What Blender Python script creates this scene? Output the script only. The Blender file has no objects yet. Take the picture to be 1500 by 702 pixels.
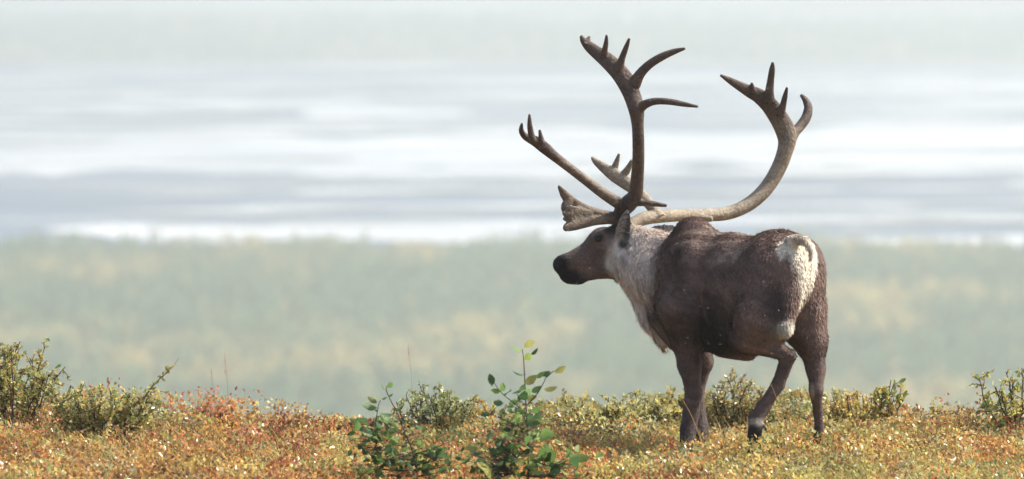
import bpy, math, random
import numpy as np
from mathutils import Vector

R = math.radians
rng = np.random.default_rng(7)
random.seed(7)
scene = bpy.context.scene
C = scene.collection

# ------------------------------------------------------------------ camera
CAM_H, PITCH, FPX = 3.0, R(3.82), 7500.0
cam_d = bpy.data.cameras.new('camera')
cam = bpy.data.objects.new('camera', cam_d); C.objects.link(cam)
cam.location = (0, 0, CAM_H); cam.rotation_euler = (R(90) - PITCH, 0, 0)
cam_d.sensor_width = 36; cam_d.lens = 180; cam_d.clip_start = 0.5; cam_d.clip_end = 40000
cam_d.dof.use_dof = True; cam_d.dof.focus_distance = 29.9; cam_d.dof.aperture_fstop = 2.25
scene.camera = cam

# ------------------------------------------------------------------ light
SUN_EL, SUN_AZ = R(50), R(80)          # azimuth clockwise from the viewing direction
w = bpy.data.worlds.new('World'); scene.world = w; w.use_nodes = True
nt = w.node_tree; bg = nt.nodes['Background']
sky = nt.nodes.new('ShaderNodeTexSky'); sky.sky_type = 'NISHITA'; sky.sun_disc = False
sky.sun_elevation = SUN_EL; sky.sun_rotation = SUN_AZ
sky.air_density = 1.0; sky.dust_density = 4.0; sky.ozone_density = 1.0
nt.links.new(sky.outputs[0], bg.inputs[0]); bg.inputs[1].default_value = 0.15
sd = bpy.data.lights.new('sun', 'SUN'); sd.energy = 4.5; sd.angle = R(0.6); sd.color = (1.0, 0.95, 0.87)
sun = bpy.data.objects.new('sun', sd); C.objects.link(sun)
sdir = Vector((math.sin(SUN_AZ) * math.cos(SUN_EL), math.cos(SUN_AZ) * math.cos(SUN_EL), math.sin(SUN_EL)))
sun.rotation_euler = sdir.to_track_quat('Z', 'Y').to_euler()
sun.location = (20, 20, 40)

vs = scene.view_settings
vs.view_transform = 'Standard'; vs.look = 'None'; vs.gamma = 1.0; vs.exposure = 0.6; vs.use_curve_mapping = False
cy = scene.cycles
cy.use_denoising = True
cy.max_bounces = 8; cy.diffuse_bounces = 3; cy.glossy_bounces = 2; cy.transmission_bounces = 3
cy.transparent_max_bounces = 8; cy.volume_bounces = 2
cy.sample_clamp_indirect = 6.0; cy.sample_clamp_direct = 12.0
cy.caustics_reflective = False; cy.caustics_refractive = False


def P(x, y, Y):
    """point at distance Y seen at photo pixel x, y (used to measure sizes off the photograph)"""
    u = (x - 750.0) / FPX; v = (351.0 - y) / FPX
    dx = u; dy = v * math.sin(PITCH) + math.cos(PITCH); dz = v * math.cos(PITCH) - math.sin(PITCH)
    t = Y / dy
    return np.array([dx * t, Y, CAM_H + dz * t])


# ------------------------------------------------------------------ helpers
def mesh_np(name, V, F, col=None, mat=None, parent=None, smooth=False, fmat=None):
    V = np.asarray(V, dtype=np.float32); F = np.asarray(F, dtype=np.int32)
    me = bpy.data.meshes.new(name)
    n, k = F.shape
    me.vertices.add(len(V)); me.vertices.foreach_set('co', V.ravel())
    me.loops.add(n * k); me.loops.foreach_set('vertex_index', F.ravel())
    me.polygons.add(n)
    me.polygons.foreach_set('loop_start', np.arange(n, dtype=np.int32) * k)
    me.polygons.foreach_set('loop_total', np.full(n, k, dtype=np.int32))
    if smooth: me.polygons.foreach_set('use_smooth', np.ones(n, dtype=bool))
    if col is not None:
        at = me.color_attributes.new('Col', 'FLOAT_COLOR', 'POINT')
        c4 = np.ones((len(V), 4), dtype=np.float32); c4[:, :3] = col
        at.data.foreach_set('color', c4.ravel())
    me.update(calc_edges=True); me.validate()
    if mat: me.materials.append(mat)
    ob = bpy.data.objects.new(name, me); C.objects.link(ob)
    if parent is not None: ob.parent = parent
    return ob


def tag(o, label=None, cat=None, group=None, kind=None):
    if label: o['label'] = label
    if cat: o['category'] = cat
    if group: o['group'] = group
    if kind: o['kind'] = kind
    return o


def empty(name, loc):
    e = bpy.data.objects.new(name, None); e.location = loc; e.empty_display_size = 0.2
    C.objects.link(e); return e


def part(ob, root):
    """parent a mesh built in world space under an empty that was only moved"""
    ob.parent = root; ob.location = -Vector(root.location); return ob


def new_mat(name):
    m = bpy.data.materials.new(name); m.use_nodes = True
    return m, m.node_tree, m.node_tree.nodes['Principled BSDF']


def attr_mat(name, rough=0.5, spec=0.5, transl=0.0, jitter=0.25, scale=40.0, bump=0.0, sheen=0.0, coat=0.0):
    m, t, b = new_mat(name)
    a = t.nodes.new('ShaderNodeAttribute'); a.attribute_name = 'Col'
    nz = t.nodes.new('ShaderNodeTexNoise'); nz.inputs['Scale'].default_value = scale; nz.inputs['Detail'].default_value = 4
    g = t.nodes.new('ShaderNodeNewGeometry'); t.links.new(g.outputs['Position'], nz.inputs['Vector'])
    mr = t.nodes.new('ShaderNodeMapRange'); mr.inputs[1].default_value = 0.3; mr.inputs[2].default_value = 0.7
    mr.inputs[3].default_value = 1 - jitter; mr.inputs[4].default_value = 1 + jitter
    t.links.new(nz.outputs['Fac'], mr.inputs[0])
    mx = t.nodes.new('ShaderNodeVectorMath'); mx.operation = 'SCALE'
    t.links.new(a.outputs['Color'], mx.inputs[0]); t.links.new(mr.outputs[0], mx.inputs['Scale'])
    t.links.new(mx.outputs[0], b.inputs['Base Color'])
    b.inputs['Roughness'].default_value = rough; b.inputs['Specular IOR Level'].default_value = spec
    if sheen: b.inputs['Sheen Weight'].default_value = sheen; b.inputs['Sheen Roughness'].default_value = 0.4
    if coat: b.inputs['Coat Weight'].default_value = coat; b.inputs['Coat Roughness'].default_value = 0.15
    if bump:
        bp = t.nodes.new('ShaderNodeBump'); bp.inputs['Strength'].default_value = bump; bp.inputs['Distance'].default_value = 0.01
        t.links.new(nz.outputs['Fac'], bp.inputs['Height']); t.links.new(bp.outputs[0], b.inputs['Normal'])
    if transl:
        tr = t.nodes.new('ShaderNodeBsdfTranslucent'); t.links.new(mx.outputs[0], tr.inputs['Color'])
        ms = t.nodes.new('ShaderNodeMixShader'); ms.inputs[0].default_value = transl
        out = t.nodes['Material Output']
        t.links.new(b.outputs[0], ms.inputs[1]); t.links.new(tr.outputs[0], ms.inputs[2]); t.links.new(ms.outputs[0], out.inputs['Surface'])
    return m


def vnoise(x, y, seed=0, octaves=4, base=1.0):
    """smooth value noise, numpy"""
    r = np.random.default_rng(1000 + seed)
    tab = r.random((64, 64))
    out = np.zeros_like(np.asarray(x, dtype=float)); amp = 1.0; tot = 0; f = base
    for o in range(octaves):
        X = x * f + 17.3 * o; Y = y * f + 5.1 * o
        xi = np.floor(X).astype(int); yi = np.floor(Y).astype(int)
        fx = X - xi; fy = Y - yi; fx = fx * fx * (3 - 2 * fx); fy = fy * fy * (3 - 2 * fy)
        a = tab[xi % 64, yi % 64]; b = tab[(xi + 1) % 64, yi % 64]
        c = tab[xi % 64, (yi + 1) % 64]; d = tab[(xi + 1) % 64, (yi + 1) % 64]
        out += amp * ((a * (1 - fx) + b * fx) * (1 - fy) + (c * (1 - fx) + d * fx) * fy)
        tot += amp; amp *= 0.5; f *= 2.03
    return out / tot


# ------------------------------------------------------------------ terrain
VALLEY = -120.0


def ground_z(x, y):
    x = np.asarray(x, dtype=float); y = np.asarray(y, dtype=float)
    base = -0.285 + 0.10 * (vnoise(x, y, 3, 3, 0.35) - 0.5)
    base = base + 0.04 * np.exp(-((x - 2.2) / 1.6) ** 2) + 0.07 * np.exp(-((x + 3.0) / 0.9) ** 2) + 0.05 * (vnoise(x, y, 4, 3, 1.1) - .5)
    base = base + 0.045 / (1 + np.exp((x + 0.9) / 0.25))
    crest = 31.0 + 0.5 * (vnoise(x, x * 0, 9, 2, 0.4) - 0.5)
    d = np.maximum(y - crest, 0)
    drop = np.where(d < 1.5, 0.12 * d * d, 0.27 + 0.36 * (d - 1.5))
    back = np.maximum(18 - y, 0) * 0.02
    z = base - drop - back
    z = np.where(drop > 1, z + (vnoise(x, y, 5, 4, 0.03) - 0.5) * np.minimum(drop * 0.1, 6), z)
    return np.where(z < VALLEY, VALLEY, z)


ys = np.concatenate([np.linspace(-40, 20, 20), np.linspace(20.5, 45, 99), np.geomspace(46, 11800, 150)])
ss = np.sign(np.linspace(-1, 1, 181)) * np.abs(np.linspace(-1, 1, 181)) ** 1.6
Sg, Yg = np.meshgrid(ss, ys)
Xg = Sg * (40 + 0.62 * np.maximum(Yg, 0))
Zg = ground_z(Xg, Yg)
V = np.stack([Xg, Yg, Zg], -1).reshape(-1, 3)
ny_, nx_ = Xg.shape
idx = np.arange(ny_ * nx_).reshape(ny_, nx_)
F = np.stack([idx[:-1, :-1], idx[:-1, 1:], idx[1:, 1:], idx[1:, :-1]], -1).reshape(-1, 4)
cn = vnoise(V[:, 0], V[:, 1], 21, 4, 0.02)[:, None]
near = np.array([0.11, 0.065, 0.03]); green = np.array([0.09, 0.11, 0.05]); yel = np.array([0.30, 0.22, 0.09])
tt = np.clip((V[:, 1:2] - 60) / 200, 0, 1)
col = near * (1 - tt) + (green * (1 - cn) + yel * cn) * tt
ground_mat = attr_mat('tundra_soil', 0.9, 0.2, jitter=0.4, scale=8.0, bump=0.5)
gnd = mesh_np('ground', V, F, col, ground_mat, smooth=True)
tag(gnd, 'brown tundra ridge falling away to the wooded valley floor', kind='structure')


def floor_strip(name, near_pts, far_pts, z, mat):
    """flat irregular strip on the valley floor between two wavy shore lines given as (x, y)"""
    n = len(near_pts)
    V = [(p[0], p[1], z) for p in near_pts] + [(p[0], p[1], z) for p in far_pts]
    F = [(i, i + 1, n + i + 1, n + i) for i in range(n - 1)]
    return mesh_np(name, V, F, None, mat)


def px_dist(y):      # distance on the valley floor that shows at photo row y
    return (CAM_H - VALLEY) / math.tan(PITCH + math.atan((y - 351.0) / FPX))


# silt flat (blue grey wet silt) as the base, bright channels on it
m_silt, t, b = new_mat('wet_grey_silt')
tc = t.nodes.new('ShaderNodeNewGeometry'); mp = t.nodes.new('ShaderNodeMapping'); mp.inputs['Scale'].default_value = (0.006, 0.05, 1)
nz = t.nodes.new('ShaderNodeTexNoise'); nz.inputs['Scale'].default_value = 0.6; nz.inputs['Detail'].default_value = 5
t.links.new(tc.outputs['Position'], mp.inputs['Vector']); t.links.new(mp.outputs[0], nz.inputs['Vector'])
cr = t.nodes.new('ShaderNodeValToRGB'); cr.color_ramp.elements[0].position = 0.35; cr.color_ramp.elements[1].position = 0.68
cr.color_ramp.elements[0].color = (0.03, 0.065, 0.13, 1); cr.color_ramp.elements[1].color = (0.15, 0.205, 0.30, 1)
t.links.new(nz.outputs['Fac'], cr.inputs[0]); t.links.new(cr.outputs[0], b.inputs['Base Color'])
b.inputs['Roughness'].default_value = 0.85; b.inputs['Specular IOR Level'].default_value = 0.12

m_water, t, b = new_mat('rippled_water')
b.inputs['IOR'].default_value = 1.33
b.inputs['Specular IOR Level'].default_value = 1.0
tc = t.nodes.new('ShaderNodeNewGeometry'); mp = t.nodes.new('ShaderNodeMapping'); mp.inputs['Scale'].default_value = (0.006, 0.035, 1)
nz = t.nodes.new('ShaderNodeTexNoise'); nz.inputs['Scale'].default_value = 0.7; nz.inputs['Detail'].default_value = 4
t.links.new(tc.outputs['Position'], mp.inputs['Vector']); t.links.new(mp.outputs[0], nz.inputs['Vector'])
crw = t.nodes.new('ShaderNodeValToRGB'); crw.color_ramp.elements[0].position = .38; crw.color_ramp.elements[1].position = .60
crw.color_ramp.elements[0].color = (.46, .49, .54, 1); crw.color_ramp.elements[1].color = (.90, .91, .92, 1)
t.links.new(nz.outputs['Fac'], crw.inputs[0]); t.links.new(crw.outputs[0], b.inputs['Base Color'])
mr = t.nodes.new('ShaderNodeMapRange'); mr.inputs[3].default_value = 0.30; mr.inputs[4].default_value = 0.45
t.links.new(nz.outputs['Fac'], mr.inputs[0]); t.links.new(mr.outputs[0], b.inputs['Roughness'])

D0, D1 = px_dist(379), px_dist(96)
xs = np.linspace(-3000, 3000, 241)
silt = floor_strip('silt_flat', [(x, D0 + 30 * math.sin(x * 0.004)) for x in xs],
                   [(x, D1 + 160 * (float(vnoise(np.array([x]), np.array([0.0]), 31, 4, 0.002)[0]) - 0.5)) for x in xs], VALLEY + 0.3, m_silt)
tag(silt, 'blue grey wet silt flat of the wide braided river', kind='structure')

# channels: rows in the photo (left edge, right edge) top and bottom, x range in photo px
chan = [(-500, 2000, (214, 178), (262, 232), 9, 41), (-900, 900, (236, 214), (272, 238), 12, 42),
        (60, 1000, (331, 327), (350, 364), 7, 43), (900, 2300, (352, 345), (362, 372), 5, 44),
        (1000, 2400, (250, 226), (262, 246), 6, 45), (420, 1040, (252, 246), (262, 262), 5, 46),
        (950, 2300, (128, 104), (135, 122), 6, 47), (100, 560, (152, 142), (160, 150), 4, 48),
        (430, 700, (158, 160), (172, 170), 6, 49), (-300, 420, (204, 196), (212, 210), 5, 50),
        (900, 2300, (158, 150), (162, 163), 4, 51), (850, 1800, (322, 318), (328, 327), 3, 52),
        (300, 1000, (118, 112), (123, 118), 3, 53), (-300, 900, (192, 190), (196, 193), 5, 55), (1040, 2300, (196, 188), (199, 191), 4, 56), (200, 900, (283, 281), (286, 283), 3, 57), (1000, 2200, (300, 296), (303, 298), 3, 58), (1150, 2300, (138, 134), (142, 139), 5, 59), (-200, 260, (140, 138), (144, 141), 5, 60), (-900, 700, (180, 178), (184, 183), 4, 54)]
chan += [(-500, 1300, (6, 2), (17, 12), 5, 62), (500, 2300, (24, 20), (36, 31), 5, 63), (-300, 700, (28, 27), (33, 31), 4, 64), (250, 900, (58, 55), (64, 60), 4, 65)]
rc = np.random.default_rng(77)
for i in range(130):          # thin braids of the river
    yy = 98 + 240 * rc.random() ** 1.1; L_ = 120 + 520 * rc.random(); x0_ = -200 + 1900 * rc.random() - L_ / 2; sl_ = -L_ * .012 + rc.normal() * 2
    th_ = 0.6 + 2.6 * rc.random() ** 2
    chan.append((x0_, x0_ + L_, (yy, yy + sl_), (yy + th_, yy + sl_ + th_ * (0.5 + rc.random())), 3, 100 + i))
for (xa, xb, top, bot, wob, seed) in chan:
    n = 60 if seed < 100 else 24; fr = np.linspace(0, 1, n); px = xa + (xb - xa) * fr
    w1 = (vnoise(px, px * 0, seed, 4, 0.006) - 0.5) * wob * 2.2; w2 = (vnoise(px, px * 0 + 7, seed, 4, 0.008) - 0.5) * wob * 2.2
    taper = np.clip(np.minimum(fr, 1 - fr) * 7, 0, 1) ** 0.7
    yt = top[0] + (top[1] - top[0]) * fr + w1; yb = bot[0] + (bot[1] - bot[0]) * fr + w2
    mid = (yt + yb) / 2; h = np.maximum((yb - yt) / 2, 0.8) * taper + 0.05
    far_ = [];near_ = []
    for i in range(n):
        d1 = px_dist(mid[i] - h[i]); d2 = px_dist(mid[i] + h[i])
        xw = (px[i] - 750) / FPX * px_dist(mid[i])
        far_.append((xw, d1)); near_.append((xw, d2))
    o = floor_strip('river_channel', near_, far_, VALLEY + 0.6 + 0.006 * (seed - 40), m_water)
    tag(o, 'bright channel of the braided river crossing the silt flat', kind='structure')

# ------------------------------------------------------------------ leaves
def leaf_quads(c, axis, side, ln, wd, fold=0.25):
    """diamond leaves: c base (n,3), axis & side unit vectors, two triangles folded on the midrib -> quads as 2 tris"""
    nrm = np.cross(axis, side)
    l = ln[:, None]; w_ = wd[:, None]
    v0 = c; v2 = c + axis * l
    v1 = c + axis * l * 0.45 + side * w_ * 0.5 + nrm * w_ * fold
    v3 = c + axis * l * 0.45 - side * w_ * 0.5 + nrm * w_ * fold
    n = len(c)
    V = np.stack([v0, v1, v2, v3], 1).reshape(-1, 3)
    i = np.arange(n)[:, None] * 4
    F = np.concatenate([i + np.array([0, 1, 2]), i + np.array([0, 2, 3])], 0)
    return V, F


def rand_dirs(n, up=0.0, g=rng):
    d = g.normal(size=(n, 3)); d[:, 2] += up
    return d / np.linalg.norm(d, axis=1, keepdims=True)


def perp(a, g=rng):
    r = g.normal(size=a.shape); r -= (r * a).sum(1, keepdims=True) * a
    return r / np.linalg.norm(r, axis=1, keepdims=True)


m_forest = attr_mat('forest_leaves', 0.6, 0.3, transl=0.3, jitter=0.2, scale=0.3)


def forest(name, n, y0, y1, halfw, hgt, q, qs, label, dens_seed=60, seed=5):
    g = np.random.default_rng(seed)
    y = np.sqrt(g.random(n) * (y1 ** 2 - y0 ** 2) + y0 ** 2); x = (g.random(n) * 2 - 1) * halfw(y)
    keep = vnoise(x, y, dens_seed, 3, 0.02) > 0.30
    x, y = x[keep], y[keep]; n = len(x)
    p = vnoise(x, y * 0.45, dens_seed + 1, 3, 0.022)
    p2 = vnoise(x, y, dens_seed + 2, 3, 0.06)
    yellow = np.clip((p - 0.53) * 8, 0, 1) * np.clip((p2 - .3) * 4, 0, 1); yellow = np.maximum(yellow, (g.random(n) < 0.05) * 0.8)
    cg = np.array([0.19, 0.29, 0.14]) * (0.7 + 0.6 * g.random((n, 1)))
    cyel = np.array([0.54, 0.46, 0.19]) * (0.8 + 0.4 * g.random((n, 1)))
    colr = cg * (1 - yellow[:, None]) + cyel * yellow[:, None]
    H = hgt * (0.55 + 0.9 * g.random(n)) * (0.6 + 0.9 * vnoise(x, y, dens_seed + 5, 3, 0.03)); rad = H * (0.28 + 0.18 * g.random(n))
    conif = (yellow < 0.2) & (g.random(n) < 0.6); rad[conif] *= 0.65; H[conif] *= 1.25
    T = np.repeat(np.arange(n), q)
    hh = g.random(n * q) ** 0.8; ang = g.random(n * q) * 2 * np.pi
    prof = np.where(conif[T], 1.02 - hh, np.sqrt(np.clip(1 - (hh * 1.9 - 0.95) ** 2, 0.05, 1)))
    rr = prof * rad[T] * np.sqrt(g.random(n * q))
    base = ground_z(x, y)
    c = np.stack([x[T] + rr * np.cos(ang), y[T] + rr * np.sin(ang), base[T] + H[T] * (0.12 + 0.88 * hh)], 1)
    a = rand_dirs(n * q, 0.3, g); s = perp(a, g)
    V, F = leaf_quads(c, a, s, qs * (0.6 + 0.8 * g.random(n * q)), qs * (0.5 + 0.6 * g.random(n * q)))
    cc = colr[T] * (0.75 + 0.5 * g.random((n * q, 1)))
    o = mesh_np(name, V, F, np.repeat(cc, 4, axis=0), m_forest)
    tag(o, label, kind='stuff')
    return o


forest('valley_forest', 15000, 1080, px_dist(378), lambda y: 0.115 * y + 60, 5.2, 50, 1.15, 'hazy valley forest of green spruce and yellow birch before the river')
forest('far_forest', 5200, px_dist(92), px_dist(44), lambda y: 0.115 * y + 120, 9.0, 16, 5.0, 'faint forest strip on the far side of the river', 80, 6)

# ------------------------------------------------------------------ haze
m_haze = bpy.data.materials.new('haze_air'); m_haze.use_nodes = True
t = m_haze.node_tree; t.nodes.remove(t.nodes['Principled BSDF'])
pv = t.nodes.new('ShaderNodeVolumePrincipled')
pv.inputs['Color'].default_value = (0.665, 0.72, 0.725, 1); pv.inputs['Density'].default_value = 0.00053
pv.inputs['Anisotropy'].default_value = 0.35
t.links.new(pv.outputs[0], t.nodes['Material Output'].inputs['Volume'])
hx, hy0, hy1, hz0, hz1 = 7900, -120, 12300, VALLEY - 1.5, 4.2
V = [(x, y, z) for z in (hz0, hz1) for y in (hy0, hy1) for x in (-hx, hx)]
F = [(0, 2, 3, 1), (4, 5, 7, 6), (0, 1, 5, 4), (2, 6, 7, 3), (0, 4, 6, 2), (1, 3, 7, 5)]
haze = mesh_np('haze', V, F, None, m_haze); tag(haze, 'pale haze filling the valley air', kind='stuff')

# ------------------------------------------------------------------ caribou
HD = np.array([-math.sin(R(45)), math.cos(R(45)), 0.0])      # way the body faces
RT = np.array([HD[1], -HD[0], 0.0]); UP = np.array([0, 0, 1.0])
FR = np.stack([HD, RT, UP])                                   # world -> body axes

# fur colours (base colours)
DARK = (0.055, 0.037, 0.031); BROWN = (0.215, 0.140, 0.110); MID = (0.25, 0.165, 0.13)
PALE = (0.90, 0.79, 0.69); GREY = (0.40, 0.35, 0.30); LEG = (0.12, 0.08, 0.066); WHITE = (0.86, 0.80, 0.66)
NOSE = (0.012, 0.011, 0.012); FACE = (0.185, 0.130, 0.105); EARC = (0.30, 0.27, 0.24); CREAM = (0.46, 0.38, 0.28)

def G(x, y, Y, r):
    """photo y so that a hoof of radius r rests on the ground"""
    q = P(x, y, Y); z = float(ground_z(q[0], q[1])) + r * .6
    return 351 + FPX * math.tan(math.atan((CAM_H - z) / Y) - PITCH)


prims = []      # kind, params, colour, blend k


def ell(x, y, Y, rf, rl, ru, colr, k=0.06, tilt=0.0):
    prims.append(('e', P(x, y, Y), (rf, rl, ru), tilt, colr, k))


def cone(x0, y0, Y0, r0, x1, y1, Y1, r1, colr, k=0.04, sy=1.0, colr2=None):
    prims.append(('c', P(x0, y0, Y0), P(x1, y1, Y1), r0, r1, sy, colr, colr2 or colr, k))


px = 1 / FPX * 30.0
# trunk
ell(1013, 425, 30.15, .255, .205, .36, BROWN)
ell(1020, 365, 30.16, .18, .085, .165, BROWN, .07)
ell(1013, 338, 30.18, .10, .045, .065, BROWN, .05)
ell(1072, 428, 29.98, .40, .235, .345, BROWN)
ell(1072, 472, 29.98, .32, .19, .195, DARK, .06)
ell(1136, 402, 29.76, .26, .215, .25, BROWN)
ell(1152, 376, 29.72, .17, .15, .124, BROWN, .07)
ell(1122, 445, 29.67, .21, .105, .26, BROWN, .09)
ell(1169, 432, 29.84, .17, .115, .30, BROWN, .05)
ell(1176, 398, 29.84, .14, .10, .19, BROWN, .06)
# shoulder blade and upper arm masses
cone(1015, 380, 30.02, .10, 995, 450, 29.99, .12, BROWN, .09)
cone(995, 450, 29.99, .13, 1008, 497, 30.02, .085, MID, .05)
# brisket
cone(985, 460, 30.28, .14, 1000, 492, 30.2, .10, BROWN, .06)
# sheath on the belly
cone(1060, 505, 29.98, .06, 1096, 517, 29.88, .045, MID, .05)
# left foreleg
cone(1004, 490, 30.03, .088, 1010, 535, 30.04, .066, LEG, .04)
cone(1010, 535, 30.04, .066, 1016, 574, 30.06, .046, LEG, .03)
cone(1016, 574, 30.06, .050, 1012, 606, 30.06, .046, LEG, .02)
cone(1012, 606, 30.06, .046, 1009, 628, 30.05, .048, LEG, .02)
cone(1008, 628, 30.05, .046, 1006, G(1006, 646, 29.98, .046), 29.98, .046, NOSE, .02)
# right foreleg
cone(1022, 490, 30.30, .08, 1030, 530, 30.30, .058, LEG, .04)
cone(1030, 530, 30.30, .056, 1021, 572, 30.30, .042, LEG, .03)
cone(1021, 572, 30.30, .042, 1022, 606, 30.28, .045, LEG, .02)
cone(1022, 606, 30.28, .045, 1025, 624, 30.27, .048, LEG, .02)
cone(1026, 624, 30.27, .046, 1028, G(1028, 640, 30.18, .044), 30.18, .044, NOSE, .02)
# left hind leg, lifted through the stride
cone(1112, 462, 29.64, .145, 1094, 492, 29.69, .095, BROWN, .09)
cone(1096, 494, 29.68, .085, 1146, 517, 29.60, .040, MID, .035)
cone(1146, 516, 29.60, .034, 1158, 520, 29.59, .030, LEG, .015)
cone(1154, 524, 29.60, .042, 1140, 563, 29.62, .037, LEG, .02)
cone(1140, 563, 29.62, .037, 1119, 596, 29.62, .038, LEG, .02)
cone(1119, 596, 29.62, .040, 1108, 613, 29.60, .044, LEG, .02)
cone(1106, 617, 29.60, .040, 1107, 627, 29.58, .042, LEG, .012)
cone(1100, 632, 29.57, .022, 1100, G(1100, 648, 29.54, .024), 29.54, .024, NOSE, .01)
cone(1110, 632, 29.58, .022, 1113, G(1113, 650, 29.55, .024), 29.55, .024, NOSE, .01)
cone(1119, 622, 29.57, .010, 1123, 632, 29.55, .008, NOSE, .01)
# right hind leg
cone(1180, 455, 29.84, .12, 1188, 500, 29.82, .090, BROWN, .06)
cone(1188, 500, 29.82, .086, 1195, 540, 29.80, .054, LEG, .04)
cone(1195, 540, 29.80, .052, 1196, 572, 29.76, .040, LEG, .03)
cone(1195, 572, 29.76, .039, 1198, 603, 29.82, .027, LEG, .02)
cone(1198, 603, 29.82, .027, 1200, 630, 29.84, .028, LEG, .02)
cone(1199, 632, 29.84, .028, 1199, G(1199, 648, 29.80, .033), 29.80, .033, NOSE, .015)
# neck and mane
cone(918, 366, 30.52, .115, 948, 388, 30.45, .17, PALE, .04, 1.15)
cone(948, 388, 30.45, .17, 985, 408, 30.32, .225, PALE, .045, 1.15)
cone(930, 352, 30.50, .08, 985, 366, 30.32, .085, PALE, .05)
cone(928, 405, 30.48, .08, 958, 462, 30.42, .075, PALE, .05)
cone(958, 462, 30.42, .072, 972, 500, 30.36, .040, PALE, .05)
cone(964, 480, 30.44, .030, 974, 513, 30.42, .014, GREY, .02)
# head
cone(896, 358, 30.55, .098, 884, 356, 30.55, .092, FACE, .04, 1.25)
cone(884, 358, 30.55, .088, 852, 381, 30.54, .074, FACE, .04, 1.35)
cone(852, 381, 30.54, .074, 830, 388, 30.53, .066, FACE, .03, 1.35, FACE)
cone(828, 386, 30.53, .052, 820, 389, 30.53, .043, NOSE, .02, 1.2)
cone(820, 384, 30.53, .034, 829, 404, 30.53, .040, NOSE, .02, 1.3)
cone(836, 407, 30.53, .042, 848, 408, 30.53, .038, NOSE, .02, 1.35)
cone(848, 404, 30.53, .040, 880, 394, 30.54, .060, FACE, .03, 1.35)
cone(886, 386, 30.55, .080, 900, 388, 30.54, .090, FACE, .03, 1.3)
cone(880, 345, 30.485, .026, 872, 350, 30.487, .022, FACE, .02)          # brow over the eye
cone(905, 338, 30.52, .050, 912, 332, 30.52, .040, DARK, .03)            # antler pedicle
cone(918, 338, 30.60, .045, 926, 330, 30.62, .036, MID, .03)
# ears
EAR_N = [P(907, 360, 30.44), P(913, 333, 30.38), P(919, 308, 30.36)]
EAR_F = [P(944, 344, 30.50), P(967, 333, 30.56), P(990, 331, 30.60)]
# scrotum, tail
cone(1153, 474, 29.58, .026, 1150, 482, 29.51, .047, WHITE, .02)
cone(1163, 351, 29.57, .030, 1178, 351, 29.52, .019, WHITE, .03)
cone(1178, 351, 29.52, .019, 1188, 362, 29.51, .017, WHITE, .02)
cone(1188, 362, 29.51, .017, 1188, 379, 29.51, .011, WHITE, .015)


def sd_prim(pr, p):
    if pr[0] == 'e':
        q = (p - pr[1]) @ FR.T
        r = np.array(pr[2])
        k0 = np.sqrt(((q / r) ** 2).sum(-1)); k1 = np.sqrt(((q / (r * r)) ** 2).sum(-1)) + 1e-9
        return k0 * (k0 - 1) / k1, None
    _, a, b_, r0, r1, sy, c0, c1, k = pr
    S = np.array([1, sy, 1.0])
    pa = (p - a) * S; ba = (b_ - a) * S
    h = np.clip((pa @ ba) / (ba @ ba), 0, 1)
    d = np.sqrt(((pa - h[..., None] * ba) ** 2).sum(-1)) - (r0 + (r1 - r0) * h)
    return d, h


def sd_ear(pts, p, r, cup):
    """flat cupped blade along three points"""
    a, m_, b_ = pts
    ax = (b_ - a) / np.linalg.norm(b_ - a); L = np.linalg.norm(b_ - a)
    n = cup - (cup @ ax) * ax; n /= np.linalg.norm(n); s = np.cross(ax, n)
    q = p - a
    t_ = q @ ax / L; u = q @ s; v = q @ n
    wd = r * np.sin(np.pi * np.clip(t_ * 0.86 + 0.14, 0.02, 0.99)) ** 0.7
    v2 = v - 9.0 * u * u + 0.012
    d = np.sqrt((np.maximum(np.abs(u) - wd, 0)) ** 2 + v2 ** 2 + (np.maximum(np.maximum(-t_, t_ - 1), 0) * L) ** 2) - 0.006
    return d


VX = 0.0105
lo = P(800, 660, 29.3); lo[1] = 29.2; hi = P(1230, 296, 30.9); hi[1] = 31.0
lo[2] = -0.30; lo[0] -= .02; hi[0] += .02
N = np.ceil((hi - lo) / VX).astype(int)
axs = [lo[i] + VX * np.arange(N[i]) for i in range(3)]
grid = np.full(N, 0.5, dtype=np.float32)
for pr in prims:
    k = pr[-1]
    if pr[0] == 'e':
        rr = max(pr[2]); bl = pr[1] - rr; bh = pr[1] + rr
    else:
        bl = np.minimum(pr[1] - pr[3], pr[2] - pr[4]); bh = np.maximum(pr[1] + pr[3], pr[2] + pr[4])
    i0 = np.clip(np.floor((bl - .12 - lo) / VX).astype(int), 0, N - 1); i1 = np.clip(np.ceil((bh + .12 - lo) / VX).astype(int), 1, N)
    gx, gy, gz = np.meshgrid(*[axs[i][i0[i]:i1[i]] for i in range(3)], indexing='ij')
    p = np.stack([gx, gy, gz], -1)
    d, _ = sd_prim(pr, p)
    sl = tuple(slice(i0[i], i1[i]) for i in range(3))
    g0 = grid[sl]
    h = np.clip(0.5 + 0.5 * (g0 - d) / k, 0, 1)
    grid[sl] = g0 * (1 - h) + d * h - k * h * (1 - h)
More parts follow.
